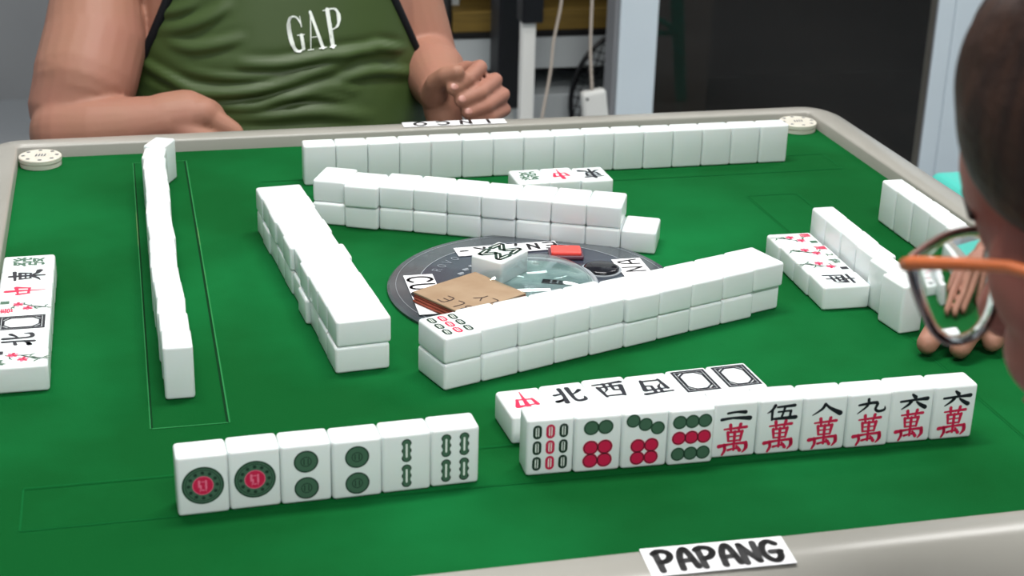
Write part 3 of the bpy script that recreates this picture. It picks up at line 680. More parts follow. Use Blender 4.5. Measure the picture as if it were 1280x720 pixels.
# right arm (left in the picture): forearm along the table edge
shR = Vector((-.098, .580, .255)); elR = Vector((-0.1594, 0.4520, 0.0024)); 
chain(bm, [Vector((-.060, .590, .265)), shR, Vector((-0.1317, 0.5200, 0.0998)), Vector((-0.1362, 0.4920, 0.0595)), Vector((-0.1476, 0.4620, 0.0276)), elR], [.055, .060, .0490, .0555, .0555, .0500], 24)
fa = [Vector((-0.1689, 0.4240, -0.0192)), Vector((-0.1414, 0.4120, -0.0152)), Vector((-0.1024, 0.4040, -0.0102)), Vector((-0.0700, 0.3980, -0.0046))]
chain(bm, fa, [.0400, .0365, .0325, .0285], 24)
chain(bm, [(-0.0681, 0.4000, -0.0026), (-0.0464, 0.4020, -0.0015), (-0.0298, 0.4040, -0.0072)], [.0290, .0300, .0270], 20)
# right hand: back up, fingers bent down behind the rim
hw = Vector((-0.0684, 0.3970, -0.0044))
HR = [(((-0.0299, 0.3920, 0.0042)), ((0.0023, 0.3860, -0.0158)), ((0.0085, 0.3880, -0.0344)), ((0.0049, 0.3940, -0.0523)), .0100), (((-0.0300, 0.4080, 0.0005)), ((0.0019, 0.4040, -0.0193)), ((0.0087, 0.4040, -0.0394)), ((0.0040, 0.4080, -0.0585)), .0102),
      (((-0.0346, 0.4240, -0.0074)), ((-0.0048, 0.4220, -0.0261)), ((0.0002, 0.4200, -0.0457)), ((-0.0036, 0.4240, -0.0632)), .0095), (((-0.0402, 0.4380, -0.0165)), ((-0.0153, 0.4380, -0.0358)), ((-0.0093, 0.4360, -0.0520)), ((-0.0133, 0.4380, -0.0671)), .0086)]
for a, b, c, d, r in HR:
    rcone(bm, hw, a, .0240, .0190); rcone(bm, a, b, .0160, r+.001); rcone(bm, b, c, r+.001, r); rcone(bm, c, d, r, r-.0012)
chain(bm, [(-0.0557, 0.3880, -0.0085), (-0.0287, 0.3760, -0.0202), (-0.0060, 0.3720, -0.0306)], [.018, .0125, .0100])
# left arm (right in the picture): forearm comes forward, loose fist
shL = Vector((.232, .590, .255)); elL = Vector((0.2350, 0.5450, 0.0131))
chain(bm, [Vector((.190, .595, .262)), shL, Vector((0.2108, 0.5700, 0.0919)), elL], [.054, .060, .050, .0435], 24)
wrL = Vector((0.2350, 0.4280, 0.0113))
chain(bm, [elL, Vector((0.2388, 0.4850, 0.0148)), wrL], [.0425, .0370, .0275], 24)
chain(bm, [wrL, (0.2329, 0.4120, -0.0062), (0.2373, 0.4060, -0.0249)], [.0250, .0205, .0200], 18)
FL = [((0.2640, 0.4240, 0.0314), (0.2726, 0.3980, 0.0431), (0.2528, 0.3720, 0.0371), (0.2354, 0.3640, 0.0293), 0.0086), ((0.2779, 0.4280, 0.0152), (0.2900, 0.3980, 0.0281), (0.2663, 0.3680, 0.0226), (0.2439, 0.3620, 0.0162), 0.0086), ((0.2837, 0.4280, 0.0002), (0.2990, 0.3960, 0.0119), (0.2733, 0.3660, 0.0085), (0.2510, 0.3610, 0.0028), 0.0082), ((0.2840, 0.4280, -0.0147), (0.3012, 0.3960, -0.0055), (0.2776, 0.3680, -0.0057), (0.2571, 0.3640, -0.0082), 0.0076)]
for a, b, c, d, r in FL:
    rcone(bm, wrL, a, .0190, .0130); rcone(bm, a, b, .0105, r); rcone(bm, b, c, r, r-.0003); rcone(bm, c, d, r-.0003, r-.0010)
chain(bm, [(0.2235, 0.4060, 0.0104), (0.2221, 0.3900, 0.0291), (0.2294, 0.3740, 0.0419), (0.2400, 0.3660, 0.0471)], [.0160, .0120, .0100, .0084])
# neck and head, above the picture
nk = Vector((cx, .600, .31)); hc = Vector((cx, .570, .470)); RhA = Euler((radians(-12), 0, pi)).to_matrix()
chain(bm, [nk, Vector((cx, .59, .38)), Vector((cx, .585, .42))], [.070, .060, .056], 24)
head_shapes(bm, hc, RhA)
lower_body(bm, bc, pel, face=Vector((0, -1, 0)), depth=.32, spread=.03)
body = link('body', fused(bm, .0024, 4), 'skin', PA, True)
for f_ in FL+[(0, 0, (0.2294, 0.3740, 0.0419), (0.2400, 0.3660, 0.0471), .0084)]:
    c, d, r = Vector(f_[2]), Vector(f_[3]), f_[4]
    dr = (d-c).normalized(); bm = bmesh.new(); nrm = Vector((-.15, -.85, .50)); nrm = (nrm-dr*nrm.dot(dr)).normalized(); Rn = Matrix((dr.cross(nrm), dr, nrm)).transposed()
    ell(bm, d+nrm*(r-.0026)-dr*.0005, (.0044, .0052, .0017), Rn, 14); obj('fingernail', bm, 'nail', PA, True)
torso(bc, [(-.312, .150, .130, cx, .63), (-.28, .185, .160, cx, .62), (-.20, .190, .165, cx, .605), (-.15, .182, .160, cx, .60)])
link('shorts', fused(bc, .007, 3), 'blue_cloth', PA, True)
head_parts(PA, hc, RhA)
bm = bmesh.new()
for p, r in (((0, -.030, .050), (.082, .098, .082)), ((0, -.055, .010), (.078, .075, .085)), ((0, .030, .082), (.062, .050, .036))): ell(bm, hc+RhA @ Vector(p), r, RhA)
link('hair', fused(bm, .006, 3), 'hair', PA, True)
# tank top with folds
folds = [  # (polyline x,z on the belly, amplitude, width)
 ([(-0.0985, 0.4300, 0.0446), (-0.0661, 0.4300, 0.0294), (-0.0289, 0.4300, 0.0156), (0.0225, 0.4300, 0.0190), (0.0747, 0.4300, 0.0295), (0.1363, 0.4300, 0.0505)], .0085, .0055),
 ([(-0.0793, 0.4300, 0.0176), (-0.0209, 0.4300, 0.0046), (0.0393, 0.4300, 0.0049), (0.0919, 0.4300, 0.0199), (0.1402, 0.4300, 0.0144)], .0065, .0050),
 ([(0.0150, 0.4300, 0.0476), (0.0578, 0.4300, 0.0461), (0.1101, 0.4300, 0.0532), (0.1628, 0.4300, 0.0550), (0.1894, 0.4300, 0.0505)], .0075, .0050),
 ([(-0.0557, 0.4300, 0.0656), (-0.0351, 0.4300, 0.0615), (-0.0053, 0.4300, 0.0675), (0.0161, 0.4300, 0.0738)], .0055, .0050), ([(-0.0634, 0.4300, 0.0762), (-0.0381, 0.4300, 0.0841), (-0.0125, 0.4300, 0.0954), (0.0048, 0.4300, 0.1069)], .0060, .0055),
 ([(-0.0666, 0.4300, 0.0935), (-0.0456, 0.4300, 0.0997), (-0.0286, 0.4300, 0.1078)], .0045, .0045), ([(-0.0128, 0.4300, -0.0064), (0.0389, 0.4300, -0.0068), (0.1001, 0.4300, -0.0058), (0.1533, 0.4300, -0.0162)], .0045, .0060),
 ([(0.1227, 0.4300, 0.0259), (0.1582, 0.4300, 0.0318), (0.1938, 0.4300, 0.0251), (0.2209, 0.4300, 0.0150)], .0065, .0050), ([(0.1611, 0.4300, 0.0622), (0.1805, 0.4300, 0.0544), (0.2001, 0.4300, 0.0484)], .0065, .0040), ([(0.0395, 0.4300, 0.0112), (0.0917, 0.4300, 0.0127), (0.1268, 0.4300, 0.0059)], .0050, .0040),
 ([(-0.0446, 0.4300, 0.0391), (0.0059, 0.4300, 0.0320), (0.0575, 0.4300, 0.0355), (0.1011, 0.4300, 0.0410)], .0050, .0035)]
def segd(p, a, b):
    ab = (b[0]-a[0], b[1]-a[1]); L = ab[0]**2+ab[1]**2; t = max(0, min(1, ((p[0]-a[0])*ab[0]+(p[1]-a[1])*ab[1])/L))
    return math.hypot(p[0]-a[0]-t*ab[0], p[1]-a[1]-t*ab[1]), t
FD = [([(q.x, q.z) for q in catmull(P, 4)], A_, w) for P, A_, w in folds]
def fold(x, z):
    s = 0
    for P, A_, w in FD:
        best = 1e9; n = len(P)
        for i in range(n-1):
            d, t = segd((x, z), P[i], P[i+1])
            if d < best: best = d; tt = (i+t)/(n-1)
        if best < 4*w: s += 1.1*A_*sin(pi*min(1, max(0, .08+.84*tt)))*(exp(-(best/w)**2)-.45*exp(-((best-1.6*w)/(w*.9))**2))
    return s
def shirt_edge(z):                            # half width of the cloth front between the armholes
    return .30 if z < .020 else max(.090, .162-(z-.020)*.45)
bm = bmesh.new(); n = 220; zs = [-.24+i*.0035 for i in range(int(.555/.0035))]
def ring_at(z):
    for (z0, a0, b0, x0, y0), (z1, a1, b1, x1, y1) in zip(RA, RA[1:]):
        if z0 <= z <= z1:
            t = (z-z0)/(z1-z0); t = t*t*(3-2*t) if False else t
            return a0+(a1-a0)*t, b0+(b1-b0)*t, x0+(x1-x0)*t, y0+(y1-y0)*t
    return RA[-1][1:]
grid = []
for z in zs:
    a, b, x, y = ring_at(z); row_ = []
    for i in range(n):
        t = 2*pi*i/n; c_, s_ = cos(t), sin(t)
        px = x+(a+.008)*math.copysign(abs(c_)**.88, c_); py = y+(b+.010)*math.copysign(abs(s_)**.92, s_)
        if s_ < .25: py -= fold(px, z)*min(1, (.25-s_)*2)
        row_.append(bm.verts.new((px, py, z)))
    grid.append(row_)
for j in range(len(zs)-1):
    for i in range(n):
        vs = (grid[j][i], grid[j][(i+1) % n], grid[j+1][(i+1) % n], grid[j+1][i]); m_x = sum(v.co.x for v in vs)/4-cx; z = zs[j]
        if abs(m_x) > shirt_edge(z): continue
        if z > .24 and abs(m_x) < .075: continue
        bm.faces.new(vs)
bmesh.ops.delete(bm, geom=[v for v in bm.verts if not v.link_faces], context='VERTS')
me = bpy.data.meshes.new('tank_top'); bm.to_mesh(me); bm.free()
top = link('tank_top', me, 'olive', PA, True)
for nm, ty in (('sm', 'SMOOTH'),):
    s_ = top.modifiers.new(nm, ty); s_.iterations = 3
so = top.modifiers.new('so', 'SOLIDIFY'); so.thickness = .0015; so.offset = 1
def front_y(x, z, lift=.012):
    a, b, X, Y = ring_at(z); c_ = min(1, abs(x-X)/(a+.008)); s_ = sqrt(max(0, 1-(c_**(1/.88))**2)); return Y-(b+lift)*s_**.92
for s in (-1, 1):
    P = []
    for i in range(28):
        z = .016+i*.0085
        if z > .26: break
        x = cx+s*min(shirt_edge(max(z, .021)), .178); P.append((x, front_y(x, z, .0105), z))
    bm = bmesh.new(); tube(bm, P, .0055, 8); obj('binding', bm, 'binding', PA, True)['label'] = 'black binding along the armhole'
# chest lettering
k = Ink()
def serif(ch):
    if ch == 'G': return [([(.95, .72), (.80, .93), (.55, 1), (.30, .93), (.16, .70), (.14, .35), (.26, .08), (.52, 0), (.78, .04), (.92, .10)], [.05, .10, .10, .16, .24, .26, .20, .12, .10, .08]), ([(.86, .45), (.86, .06)], [.2, .2]), ([(.60, .46), (1.05, .46)], [.05, .05]), ([(.95, .98), (.95, .68)], [.04, .06])]
    if ch == 'A': return [([(.18, .02), (.50, 1.0)], [.06, .08]), ([(.48, 1.02), (.86, .02)], [.20, .22]), ([(.28, .34), (.72, .34)], [.05, .05]), ([(.02, .01), (.34, .01)], [.05, .05]), ([(.66, .01), (1.05, .01)], [.05, .05])]
    return [([(.28, .02), (.28, 1)], [.22, .22]), ([(.05, .01), (.52, .01)], [.05, .05]), ([(.05, 1), (.55, 1), (.80, .93), (.90, .74), (.82, .55), (.55, .47), (.30, .47)], [.05, .08, .14, .22, .14, .06, .05])]
GA = [((0.0642, 0.4200, 0.0946), (0.0821, 0.4200, 0.0967), (0.0709, 0.4200, 0.0587), (0.0864, 0.4200, 0.0600)), ((0.0856, 0.4200, 0.0983), (0.1010, 0.4200, 0.0996), (0.0881, 0.4200, 0.0599), (0.1080, 0.4200, 0.0619)), ((0.1062, 0.4200, 0.1003), (0.1260, 0.4200, 0.1033), (0.1124, 0.4200, 0.0617), (0.1263, 0.4200, 0.0639))]
lv = []
for ch, (tl, tr, bl, br) in zip('GAP', GA):
    tl, tr, bl, br = [Vector(v) for v in (tl, tr, bl, br)]
    for P, Ws in serif(ch):
        W_ = (tr-tl).length
        def mp(x, y): v = bl*(1-x)*(1-y)+br*x*(1-y)+tl*(1-x)*y+tr*x*y; return (v.x, v.z)
        if len(P) > 2:
            q = catmull([(a, b, 0) for a, b in P], 3); ws = [Ws[min(len(Ws)-1, int(round(i/3)))] for i in range(len(q))]; P = [(v.x, v.y) for v in q]; Ws = ws
        k.stroke([mp(*p) for p in P], [w*W_ for w in Ws], 'logo', 0)
bmesh.ops.subdivide_edges(k.bm, edges=[e for e in k.bm.edges if e.calc_length() > .004], cuts=3)
me = k.mesh('chest_lettering')
from mathutils.bvhtree import BVHTree
bpy.context.view_layer.update(); dg = bpy.context.evaluated_depsgraph_get(); ev = top.evaluated_get(dg); em = ev.to_mesh()
bvh = BVHTree.FromPolygons([v.co.copy() for v in em.vertices], [tuple(p.vertices) for p in em.polygons]); ev.to_mesh_clear()
for v in me.vertices:
    x, z = v.co.x, v.co.y; best = 9
    for dx, dz in ((0, 0), (.0015, 0), (-.0015, 0), (0, .0015), (0, -.0015)):
        h_ = bvh.ray_cast(Vector((x+dx, 0, z+dz)), Vector((0, 1, 0)))
        if h_[0] is not None: best = min(best, h_[0].y)
    v.co = Vector((x, best-.0006, z))
link('chest_lettering', me, [], PA)
for f in me.polygons: f.use_smooth = False
localise(PA)
stool((cx, .66), 'blue plastic stool under the person in the green tank top', 'blueplastic', .44)

# ---- person in the near right foreground, head turned to the table
PB = empty('person', (.42, -1.00, FLOOR)); tag(PB, 'blurred dark-haired person in glasses with an orange temple, leaning in at the right', 'person')
az, pt = radians(24), radians(-13)
RB = Matrix.Rotation(az, 3, 'Z') @ Matrix.Rotation(pt, 3, 'X')
HG = Vector((.1872, -.7424, .2548))
hb = HG-RB @ Vector((-.069, .094, .006))
bm = bmesh.new(); bc = bmesh.new(); bs = bmesh.new()
head_shapes(bm, hb, RB, 1.0, .030)
ell(bm, hb+RB @ Vector((0, .057, .040)), (.060, .044, .050), RB)
for s in (-1, 1): ell(bm, hb+RB @ Vector((s*.040, .046, .002)), (.026, .027, .030), RB)
nb = Vector((.345, -.965, .085)); pb = Vector((.50, -1.12, -.226))
chain(bm, [nb, hb+RB @ Vector((0, -.045, -.075))], [.064, .056], 24)
chest = nb+Vector((.02, -.03, -.10))
for tgt, gr in ((bm, 0), (bs, .010)):
    chain(tgt, [nb+Vector((.0, -.005, -.035)), chest, (chest+pb)/2, pb+Vector((0, 0, .065))], [.072+gr, .125+gr, .130+gr, .128+gr], 28)
for s in (-1, 1):
    sd = Vector((cos(.5), -sin(.5)*.2, 0))*s
    sh = nb+Vector((.015, -.02, -.055))+Vector((.155*s, -.03*s, -.01)); el = sh+Vector((.05*s, -.06, -.27)); wr = Vector((pb.x+.07*s, -.86, -.235))
    for tgt, gr in ((bm, 0), (bs, .009)):
        chain(tgt, [nb+Vector((0, -.01, -.05)), sh], [.07+gr, .062+gr]); 
    chain(bm, [sh, el, wr], [.054, .042, .027]); chain(bs, [sh, sh+(el-sh)*.6], [.066, .062])
    Rw = Matrix.Rotation(radians(-5), 3, 'X') @ Matrix.Rotation(radians(12*s), 3, 'Z'); hand(bm, wr, Rw, -s, (30, 35, 25))
lower_body(bm, bc, pb, face=Vector((0, 1, 0)), depth=.36)
torso(bc, [(-.312, .150, .120, pb.x, pb.y), (-.28, .175, .150, pb.x, pb.y), (-.20, .175, .150, pb.x, pb.y), (-.16, .160, .140, pb.x, pb.y)])
link('body', fused(bm, .0032, 3), 'skinb', PB, True); link('shirt', fused(bs, .006, 4), 'grey_cloth', PB, True); link('trousers', fused(bc, .007, 3), 'blue_cloth', PB, True)
head_parts(PB, hb, RB, 1.0, .012, .0060)
bm = bmesh.new()
def hl(x, y, z): return hb+RB @ Vector((x, y, z))
for p, r in (((0, -.030, .055), (.084, .100, .086)), ((0, -.060, .000), (.082, .074, .100)), ((0, .022, .085), (.070, .076, .045)), ((-.050, .026, .072), (.030, .052, .048)), ((-.056, .025, .062), (.027, .049, .046)), ((-.070, -.004, .004), (.014, .036, .056)), ((.056, .025, .062), (.027, .049, .046)), ((.070, -.004, .004), (.014, .036, .056))):
    ell(bm, hl(*p), r, RB)
link('hair', fused(bm, .0045, 4), 'hair', PB, True)
localise(PB)
# glasses are worn, a thing of their own
G = empty('eyeglasses', tuple(HG)); tag(G, 'eyeglasses with orange temple and clear lens worn by the blurred person at right', 'glasses')
def gl(x, y, z): return HG+RB @ Vector((x, y, z))
def lens_outline(s, w=.054, n=40):            # 2-D outline in the head's x,z from the hinge, mirrored for the right eye
    P = [(-.0008, .0010), (.0030, .0036), (.0111, .0058), (.0232, .0080), (.0345, .0080), (.0455, .0060), (.0520, -.0010), (.0530, -.0130), (.0505, -.0250), (.0440, -.0335), (.0350, -.0372), (.0225, -.0366), (.0125, -.0295), (.0070, -.0195), (.0018, -.0073)]
    return P
OUT = catmull([(x, 0, z) for x, z in lens_outline(1)]+[(0, 0, .001)], 3)[:-1]
for s in (1, -1):
    off = 0 if s == 1 else .138
    pts = [(p.x if s == 1 else off-p.x, p.z) for p in OUT]
    cxl = sum(p[0] for p in pts)/len(pts); czl = sum(p[1] for p in pts)/len(pts)
    bm = bmesh.new(); Rl = .085; rings = []
    for side_ in (0, 1):
        rr = []
        for f in (1, .86, .72, .56, .4, .22):
            ring = []
            for x, z in pts:
                X, Z_ = cxl+(x-cxl)*f, czl+(z-czl)*f; d2 = (X-cxl)**2+(Z_-czl)**2; sag = Rl-sqrt(Rl*Rl-d2)
                y = (.0040) if side_ == 0 else (.0016-(.0)) ;
                y = .0022-.25*sag if side_ == 0 else -.0004-.75*sag
                ring.append(bm.verts.new(gl(X, y, Z_)))
            rr.append(ring)
        rings.append(rr)
    n = len(pts)
    for side_ in (0, 1):
        rr = rings[side_]
        for a, b in zip(rr, rr[1:]):
            for i in range(n): bm.faces.new((a[i], a[(i+1) % n], b[(i+1) % n], b[i]))
        bm.faces.new(rr[-1])
    a, b = rings[0][0], rings[1][0]
    for i in range(n): bm.faces.new((a[i], a[(i+1) % n], b[(i+1) % n], b[i]))
    bmesh.ops.recalc_face_normals(bm, faces=bm.faces)
    obj('lens', bm, 'lens', G, True)
    kk = 3*6; bm = bmesh.new(); tube(bm, [gl(x, 0, z) for x, z in pts[:kk+1]], .0014, 8); obj('upper_rim', bm, 'frame', G, True)
    bm = bmesh.new(); tube(bm, [gl(x, 0, z) for x, z in pts[kk:]+pts[:1]], .0007, 8); obj('lower_rim', bm, 'rimless', G, True)
    bm = bmesh.new(); hx = -.002 if s == 1 else .140
    tube(bm, [gl(hx+.002*s, .001, .001), gl(hx, -.004, .0025), gl(hx-.001*s, -.03, .0045), gl(hx-.008*s, -.055, .0070), gl(hx-.018*s, -.080, .0070), gl(hx-.020*s, -.105, .004), gl(hx-.020*s, -.125, -.008), gl(hx-.018*s, -.138, -.028)], [.0028, .0028, .0026, .0024, .0022, .0020, .0018, .0016], 10); obj('temple', bm, 'orange', G, True)['label'] = 'orange side arm'
bm = bmesh.new(); tube(bm, catmull([gl(.053, .001, .000), gl(.062, .006, .004), gl(.076, .006, .004), gl(.085, .001, .000)], 4), .0014, 8); obj('bridge', bm, 'frame', G, True)
localise(G)
stool((.50, -1.14), 'blue plastic stool under the blurred person at the right', 'blueplastic', .44)

# ---- player on the right: hand reaching in behind the glasses
PC = empty('person', (1.02, -.20, FLOOR)); tag(PC, 'person at the right side whose fingertips rest near the standing tiles, otherwise out of view', 'person')
bm = bmesh.new(); bs = bmesh.new(); bc = bmesh.new()
pcv = Vector((1.02, -.20, -.226)); nc = Vector((.98, -.20, .31)); hcC = Vector((.94, -.20, .47))
def tt(bmx, g): chain(bmx, [nc+Vector((.02, 0, -.07)), Vector((1.01, -.20, .12)), Vector((1.01, -.20, -.05)), pcv+Vector((0, 0, .075))], [.085+g, .130+g, .140+g, .138+g], 28)
tt(bm, 0); tt(bs, .010)
RC = Matrix.Rotation(radians(90), 3, 'Z') @ Matrix.Rotation(radians(-12), 3, 'X')
chain(bm, [nc, hcC+RC @ Vector((0, -.03, -.07))], [.064, .056], 24); head_shapes(bm, hcC, RC)
wC = Vector((.600, -.225, .062))
shC = Vector((.99, -.385, .235)); elC = Vector((.83, -.40, .035))
chain(bm, [nc+Vector((.01, -.02, -.04)), shC, elC, wC], [.065, .058, .044, .027], 22)
for g, tgt in ((.010, bs),): chain(tgt, [nc+Vector((.01, -.02, -.04)), shC, shC+(elC-shC)*.55], [.065+g, .058+g, .056+g], 22)
shD = Vector((.99, -.015, .235)); elD = Vector((.90, .06, .02)); wD = Vector((.80, .0, -.21))
chain(bm, [nc+Vector((.01, .02, -.04)), shD, elD, wD], [.065, .058, .044, .027], 22); hand(bm, wD, Matrix.Rotation(radians(100), 3, 'Z'), 1, (25, 30, 20))
chain(bs, [nc+Vector((.01, .02, -.04)), shD, shD+(elD-shD)*.6], [.075, .068, .064], 22)
FC = [((.545, -.258, .062), (.512, -.266, .056), (.486, -.282, .034), (0.4501, -0.3110, 0.0100), .0094), ((.556, -.268, .060), (.528, -.280, .056), (.506, -.296, .034), (0.4706, -0.3220, 0.0100), .0094),
      ((.568, -.268, .056), (.550, -.282, .052), (.532, -.296, .032), (0.4997, -0.3160, 0.0095), .0088), ((.580, -.262, .050), (.572, -.280, .046), (.562, -.290, .026), (.5560, -.2960, .0090), .0080)]
for a, b, c, d, r in FC:
    rcone(bm, wC, a, .020, .0135); rcone(bm, a, b, .0112, r+.0005); rcone(bm, b, c, r+.0005, r); rcone(bm, c, d, r, r-.001)
chain(bm, [(.585, -.215, .055), (.545, -.215, .042), (.515, -.222, .026), (.500, -.232, .012)], [.016, .0115, .0098, .0085])
lower_body(bm, bc, pcv, face=Vector((-1, 0, 0)), depth=.32)
torso(bc, [(-.312, .140, .140, pcv.x, pcv.y), (-.28, .170, .170, pcv.x, pcv.y), (-.20, .170, .170, pcv.x, pcv.y), (-.16, .155, .155, pcv.x, pcv.y)])
link('body', fused(bm, .0032, 3), 'skin', PC, True); link('shirt', fused(bs, .006, 4), 'blue_cloth', PC, True); link('trousers', fused(bc, .007, 3), 'grey_cloth', PC, True)
head_parts(PC, hcC, RC)
bm = bmesh.new()
for p, r in (((0, -.030, .050), (.082, .098, .082)), ((0, -.055, .010), (.078, .075, .085)), ((0, .030, .082), (.062, .050, .036))): ell(bm, hcC+RC @ Vector(p), r, RC)
link('hair', fused(bm, .006, 3), 'hair', PC, True)
localise(PC)
stool((1.03, -.20), 'blue plastic stool at the right side of the table', 'blueplastic', .44)
stool((1.312, .835), 'cyan plastic stool beyond the right corner of the table', 'cyan', .45, .15)

# ------------------------------------------------------------------ the room
XL, XR, YN, YF, CZ = -2.3, 3.0, -2.7, 3.3, 1.86
def struct(name, bm, m, kind='structure'):
    o = obj(name, bm, m); o['kind'] = kind; return o
bm = bmesh.new(); box(bm, (XL-.1, YN-.1, FLOOR-.1), (XR+.1, YF+.1, FLOOR)); struct('floor', bm, 'floor')
bm = bmesh.new(); box(bm, (XL-.1, YN-.1, CZ), (XR+.1, YF+.1, CZ+.1)); struct('ceiling', bm, 'ceil')
bm = bmesh.new(); box(bm, (XL-.1, YF, FLOOR), (XR+.1, YF+.1, CZ)); struct('wall_far', bm, 'wall')
bm = bmesh.new(); box(bm, (XL-.1, YN-.1, FLOOR), (XR+.1, YN, CZ)); struct('wall_near', bm, 'wallw')
bm = bmesh.new(); box(bm, (XL-.1, YN, FLOOR), (XL, YF, CZ)); struct('wall_left', bm, 'wallw')
bm = bmesh.new(); box(bm, (XR, YN, FLOOR), (XR+.1, YF, CZ)); struct('wall_right', bm, 'wallw')
# partition with the sliding glass door
DX0, DX1, DY, DT = .934, 1.786, 2.0, 1.30
bm = bmesh.new(); box(bm, (DX1+.05, DY-.02, FLOOR), (XR, DY+.08, CZ)); box(bm, (DX0-.012, DY-.02, DT), (DX1+.05, DY+.08, CZ)); struct('wall_partition', bm, 'wallw')
bm = bmesh.new(); box(bm, (1.160, DY+.081, FLOOR), (1.18, YF, CZ)); box(bm, (.965, DY+.062, FLOOR), (1.18, DY+.080, CZ)); struct('wall_night_side', bm, 'dark')  # side and closing panel of the added enclosure, keep the glass dark
D = empty('door_1', ((DX0+DX1)/2, DY, FLOOR)); tag(D, kind='structure')
def dpart(name, boxes, m, bev=.003):
    bm = bmesh.new()
    for lo, hi in boxes: box(bm, lo, hi, bevel=bev)
    o = obj(name, bm, m, D); o.location = -Vector(D.location); return o
dpart('stile', [((DX0, DY-.035, FLOOR), (DX0+.086, DY+.03, DT))], 'alu'); dpart('stile', [((DX1-.088, DY-.010, FLOOR), (DX1-.046, DY+.03, DT)), ((DX1-.044, DY-.008, FLOOR), (DX1+.05, DY+.03, DT))], 'alu')
dpart('rail', [((DX0+.0861, DY-.03, FLOOR), (DX1-.0881, DY+.03, FLOOR+.09))], 'alu'); dpart('rail', [((DX0+.0861, DY-.03, DT-.08), (DX1-.0881, DY+.03, DT))], 'alu')
dpart('gasket', [((DX0-.011, DY-.03, FLOOR), (DX0-.0005, DY+.03, DT))], 'alug', .001); dpart('gasket', [((DX1-.0915, DY-.008, FLOOR+.09), (DX1-.0882, DY-.0035, DT-.08))], 'alug', .0005)
dpart('glass_pane', [((DX0+.086, DY-.003, FLOOR+.09), (DX1-.088, DY+.003, DT-.08))], 'glass', 0)
# added enclosure behind the glass, coloured dark to stand in for night
bm = bmesh.new(); box(bm, (1.181, YF-.12, FLOOR), (XR, YF-.02, CZ)); struct('wall_night_box', bm, 'dark')
bm = bmesh.new(); box(bm, (1.181, DY+.081, FLOOR+.001), (XR-.001, YF-.121, FLOOR+.02)); struct('floor_night_box', bm, 'dark')
bm = bmesh.new(); box(bm, (1.181, DY+.081, CZ-.03), (XR-.001, YF-.121, CZ-.001)); struct('ceiling_night_box', bm, 'dark')
# pillar behind the person's arm
bm = bmesh.new(); box(bm, ((0.6270, 2.5500, -0.3846)[0], 2.50, FLOOR), ((0.6933, 2.5500, -0.3864)[0], 2.62, CZ), bevel=.004); struct('trim_1', bm, 'panel')
# shelving unit seen through the gap
SX0, SX1, SY = .700, 1.145, 2.42
SU = empty('shelf_unit', ((SX0+SX1)/2, SY+.15, FLOOR)); tag(SU, 'black open shelf unit with pale panels and a yellow-brown board behind the gap', 'shelf unit')
def spart(name, lo, hi, m, bev=.002, lab=None):
    bm = bmesh.new(); box(bm, lo, hi, bevel=bev); o = obj(name, bm, m, SU); o.location = -Vector(SU.location)
    if lab: o['label'] = lab
za, zb, zc, zd, ze, zf = (0.9252, 2.4200, -0.3484)[2], (0.9271, 2.4200, -0.3976)[2], (0.9277, 2.4200, -0.4134)[2], (0.9307, 2.4200, -0.4933)[2], (0.9332, 2.4200, -0.5602)[2], (0.9357, 2.4200, -0.6259)[2]
spart('back_panel', (SX0-.04, SY+.27, FLOOR), (SX1, SY+.29, .6), 'shelf'); spart('side_panel', (SX0-.052, SY, FLOOR), (SX0-.042, SY+.28, .6), 'shelf'); spart('side_panel', (SX1, SY, FLOOR), (SX1+.010, SY+.28, .6), 'shelf')
spart('yellow_board', (SX0-.04, SY, zb), (SX1, SY+.26, za), 'wood', .002, 'yellow-brown wooden board'); spart('shelf_board', (SX0-.04, SY-.002, zc), (SX1, SY+.26, zb-.001), 'shelf')
spart('drawer_front', (SX0-.04, SY+.002, zd), (SX1, SY+.25, zc-.001), 'panel', .002, 'pale grey drawer front'); spart('drawer_front', (SX0-.04, SY+.002, FLOOR+.05), (SX1, SY+.25, ze), 'panel', .002, 'pale grey drawer front')
spart('shelf_board', (SX0-.04, SY+.004, .14), (SX1, SY+.26, .155), 'shelf')
# black upright panel (speaker-like column) and white pole with black sleeve
bm = bmesh.new(); box(bm, ((0.7104, 2.2000, -0.3832)[0], 2.15, (0.7298, 2.1500, -0.5149)[2]), ((0.7724, 2.2000, -0.3852)[0], 2.24, .70), bevel=.006); SP = empty('black_column', (.8, 2.2, (0.7298, 2.1500, -0.5149)[2])); 
bcx = ((0.7104, 2.2000, -0.3832)[0]+(0.7724, 2.2000, -0.3852)[0])/2; SP.location = (bcx, 2.195, FLOOR); tag(SP, 'tall narrow black column beside the white pole', 'column')
o = obj('column_body', bm, 'blackp', SP); o.location = -Vector(SP.location)
bm = bmesh.new(); box(bm, (bcx-.05, 2.12, FLOOR), (bcx+.05, 2.27, FLOOR+.02), bevel=.004); box(bm, (bcx-.015, 2.18, FLOOR+.018), (bcx+.015, 2.21, (0.7298, 2.1500, -0.5149)[2]+.004), bevel=.002); o = obj('foot', bm, 'whitep', SP); o.location = -Vector(SP.location)
wx0, wx1 = (0.6975, 1.9000, -0.3448)[0], (0.7270, 1.9000, -0.3458)[0]; wz = (0.7086, 1.9000, -0.2502)[2]
PO = empty('white_pole', ((wx0+wx1)/2, 1.9, FLOOR)); tag(PO, 'white square pole with a black sleeve on its upper part', 'pole')
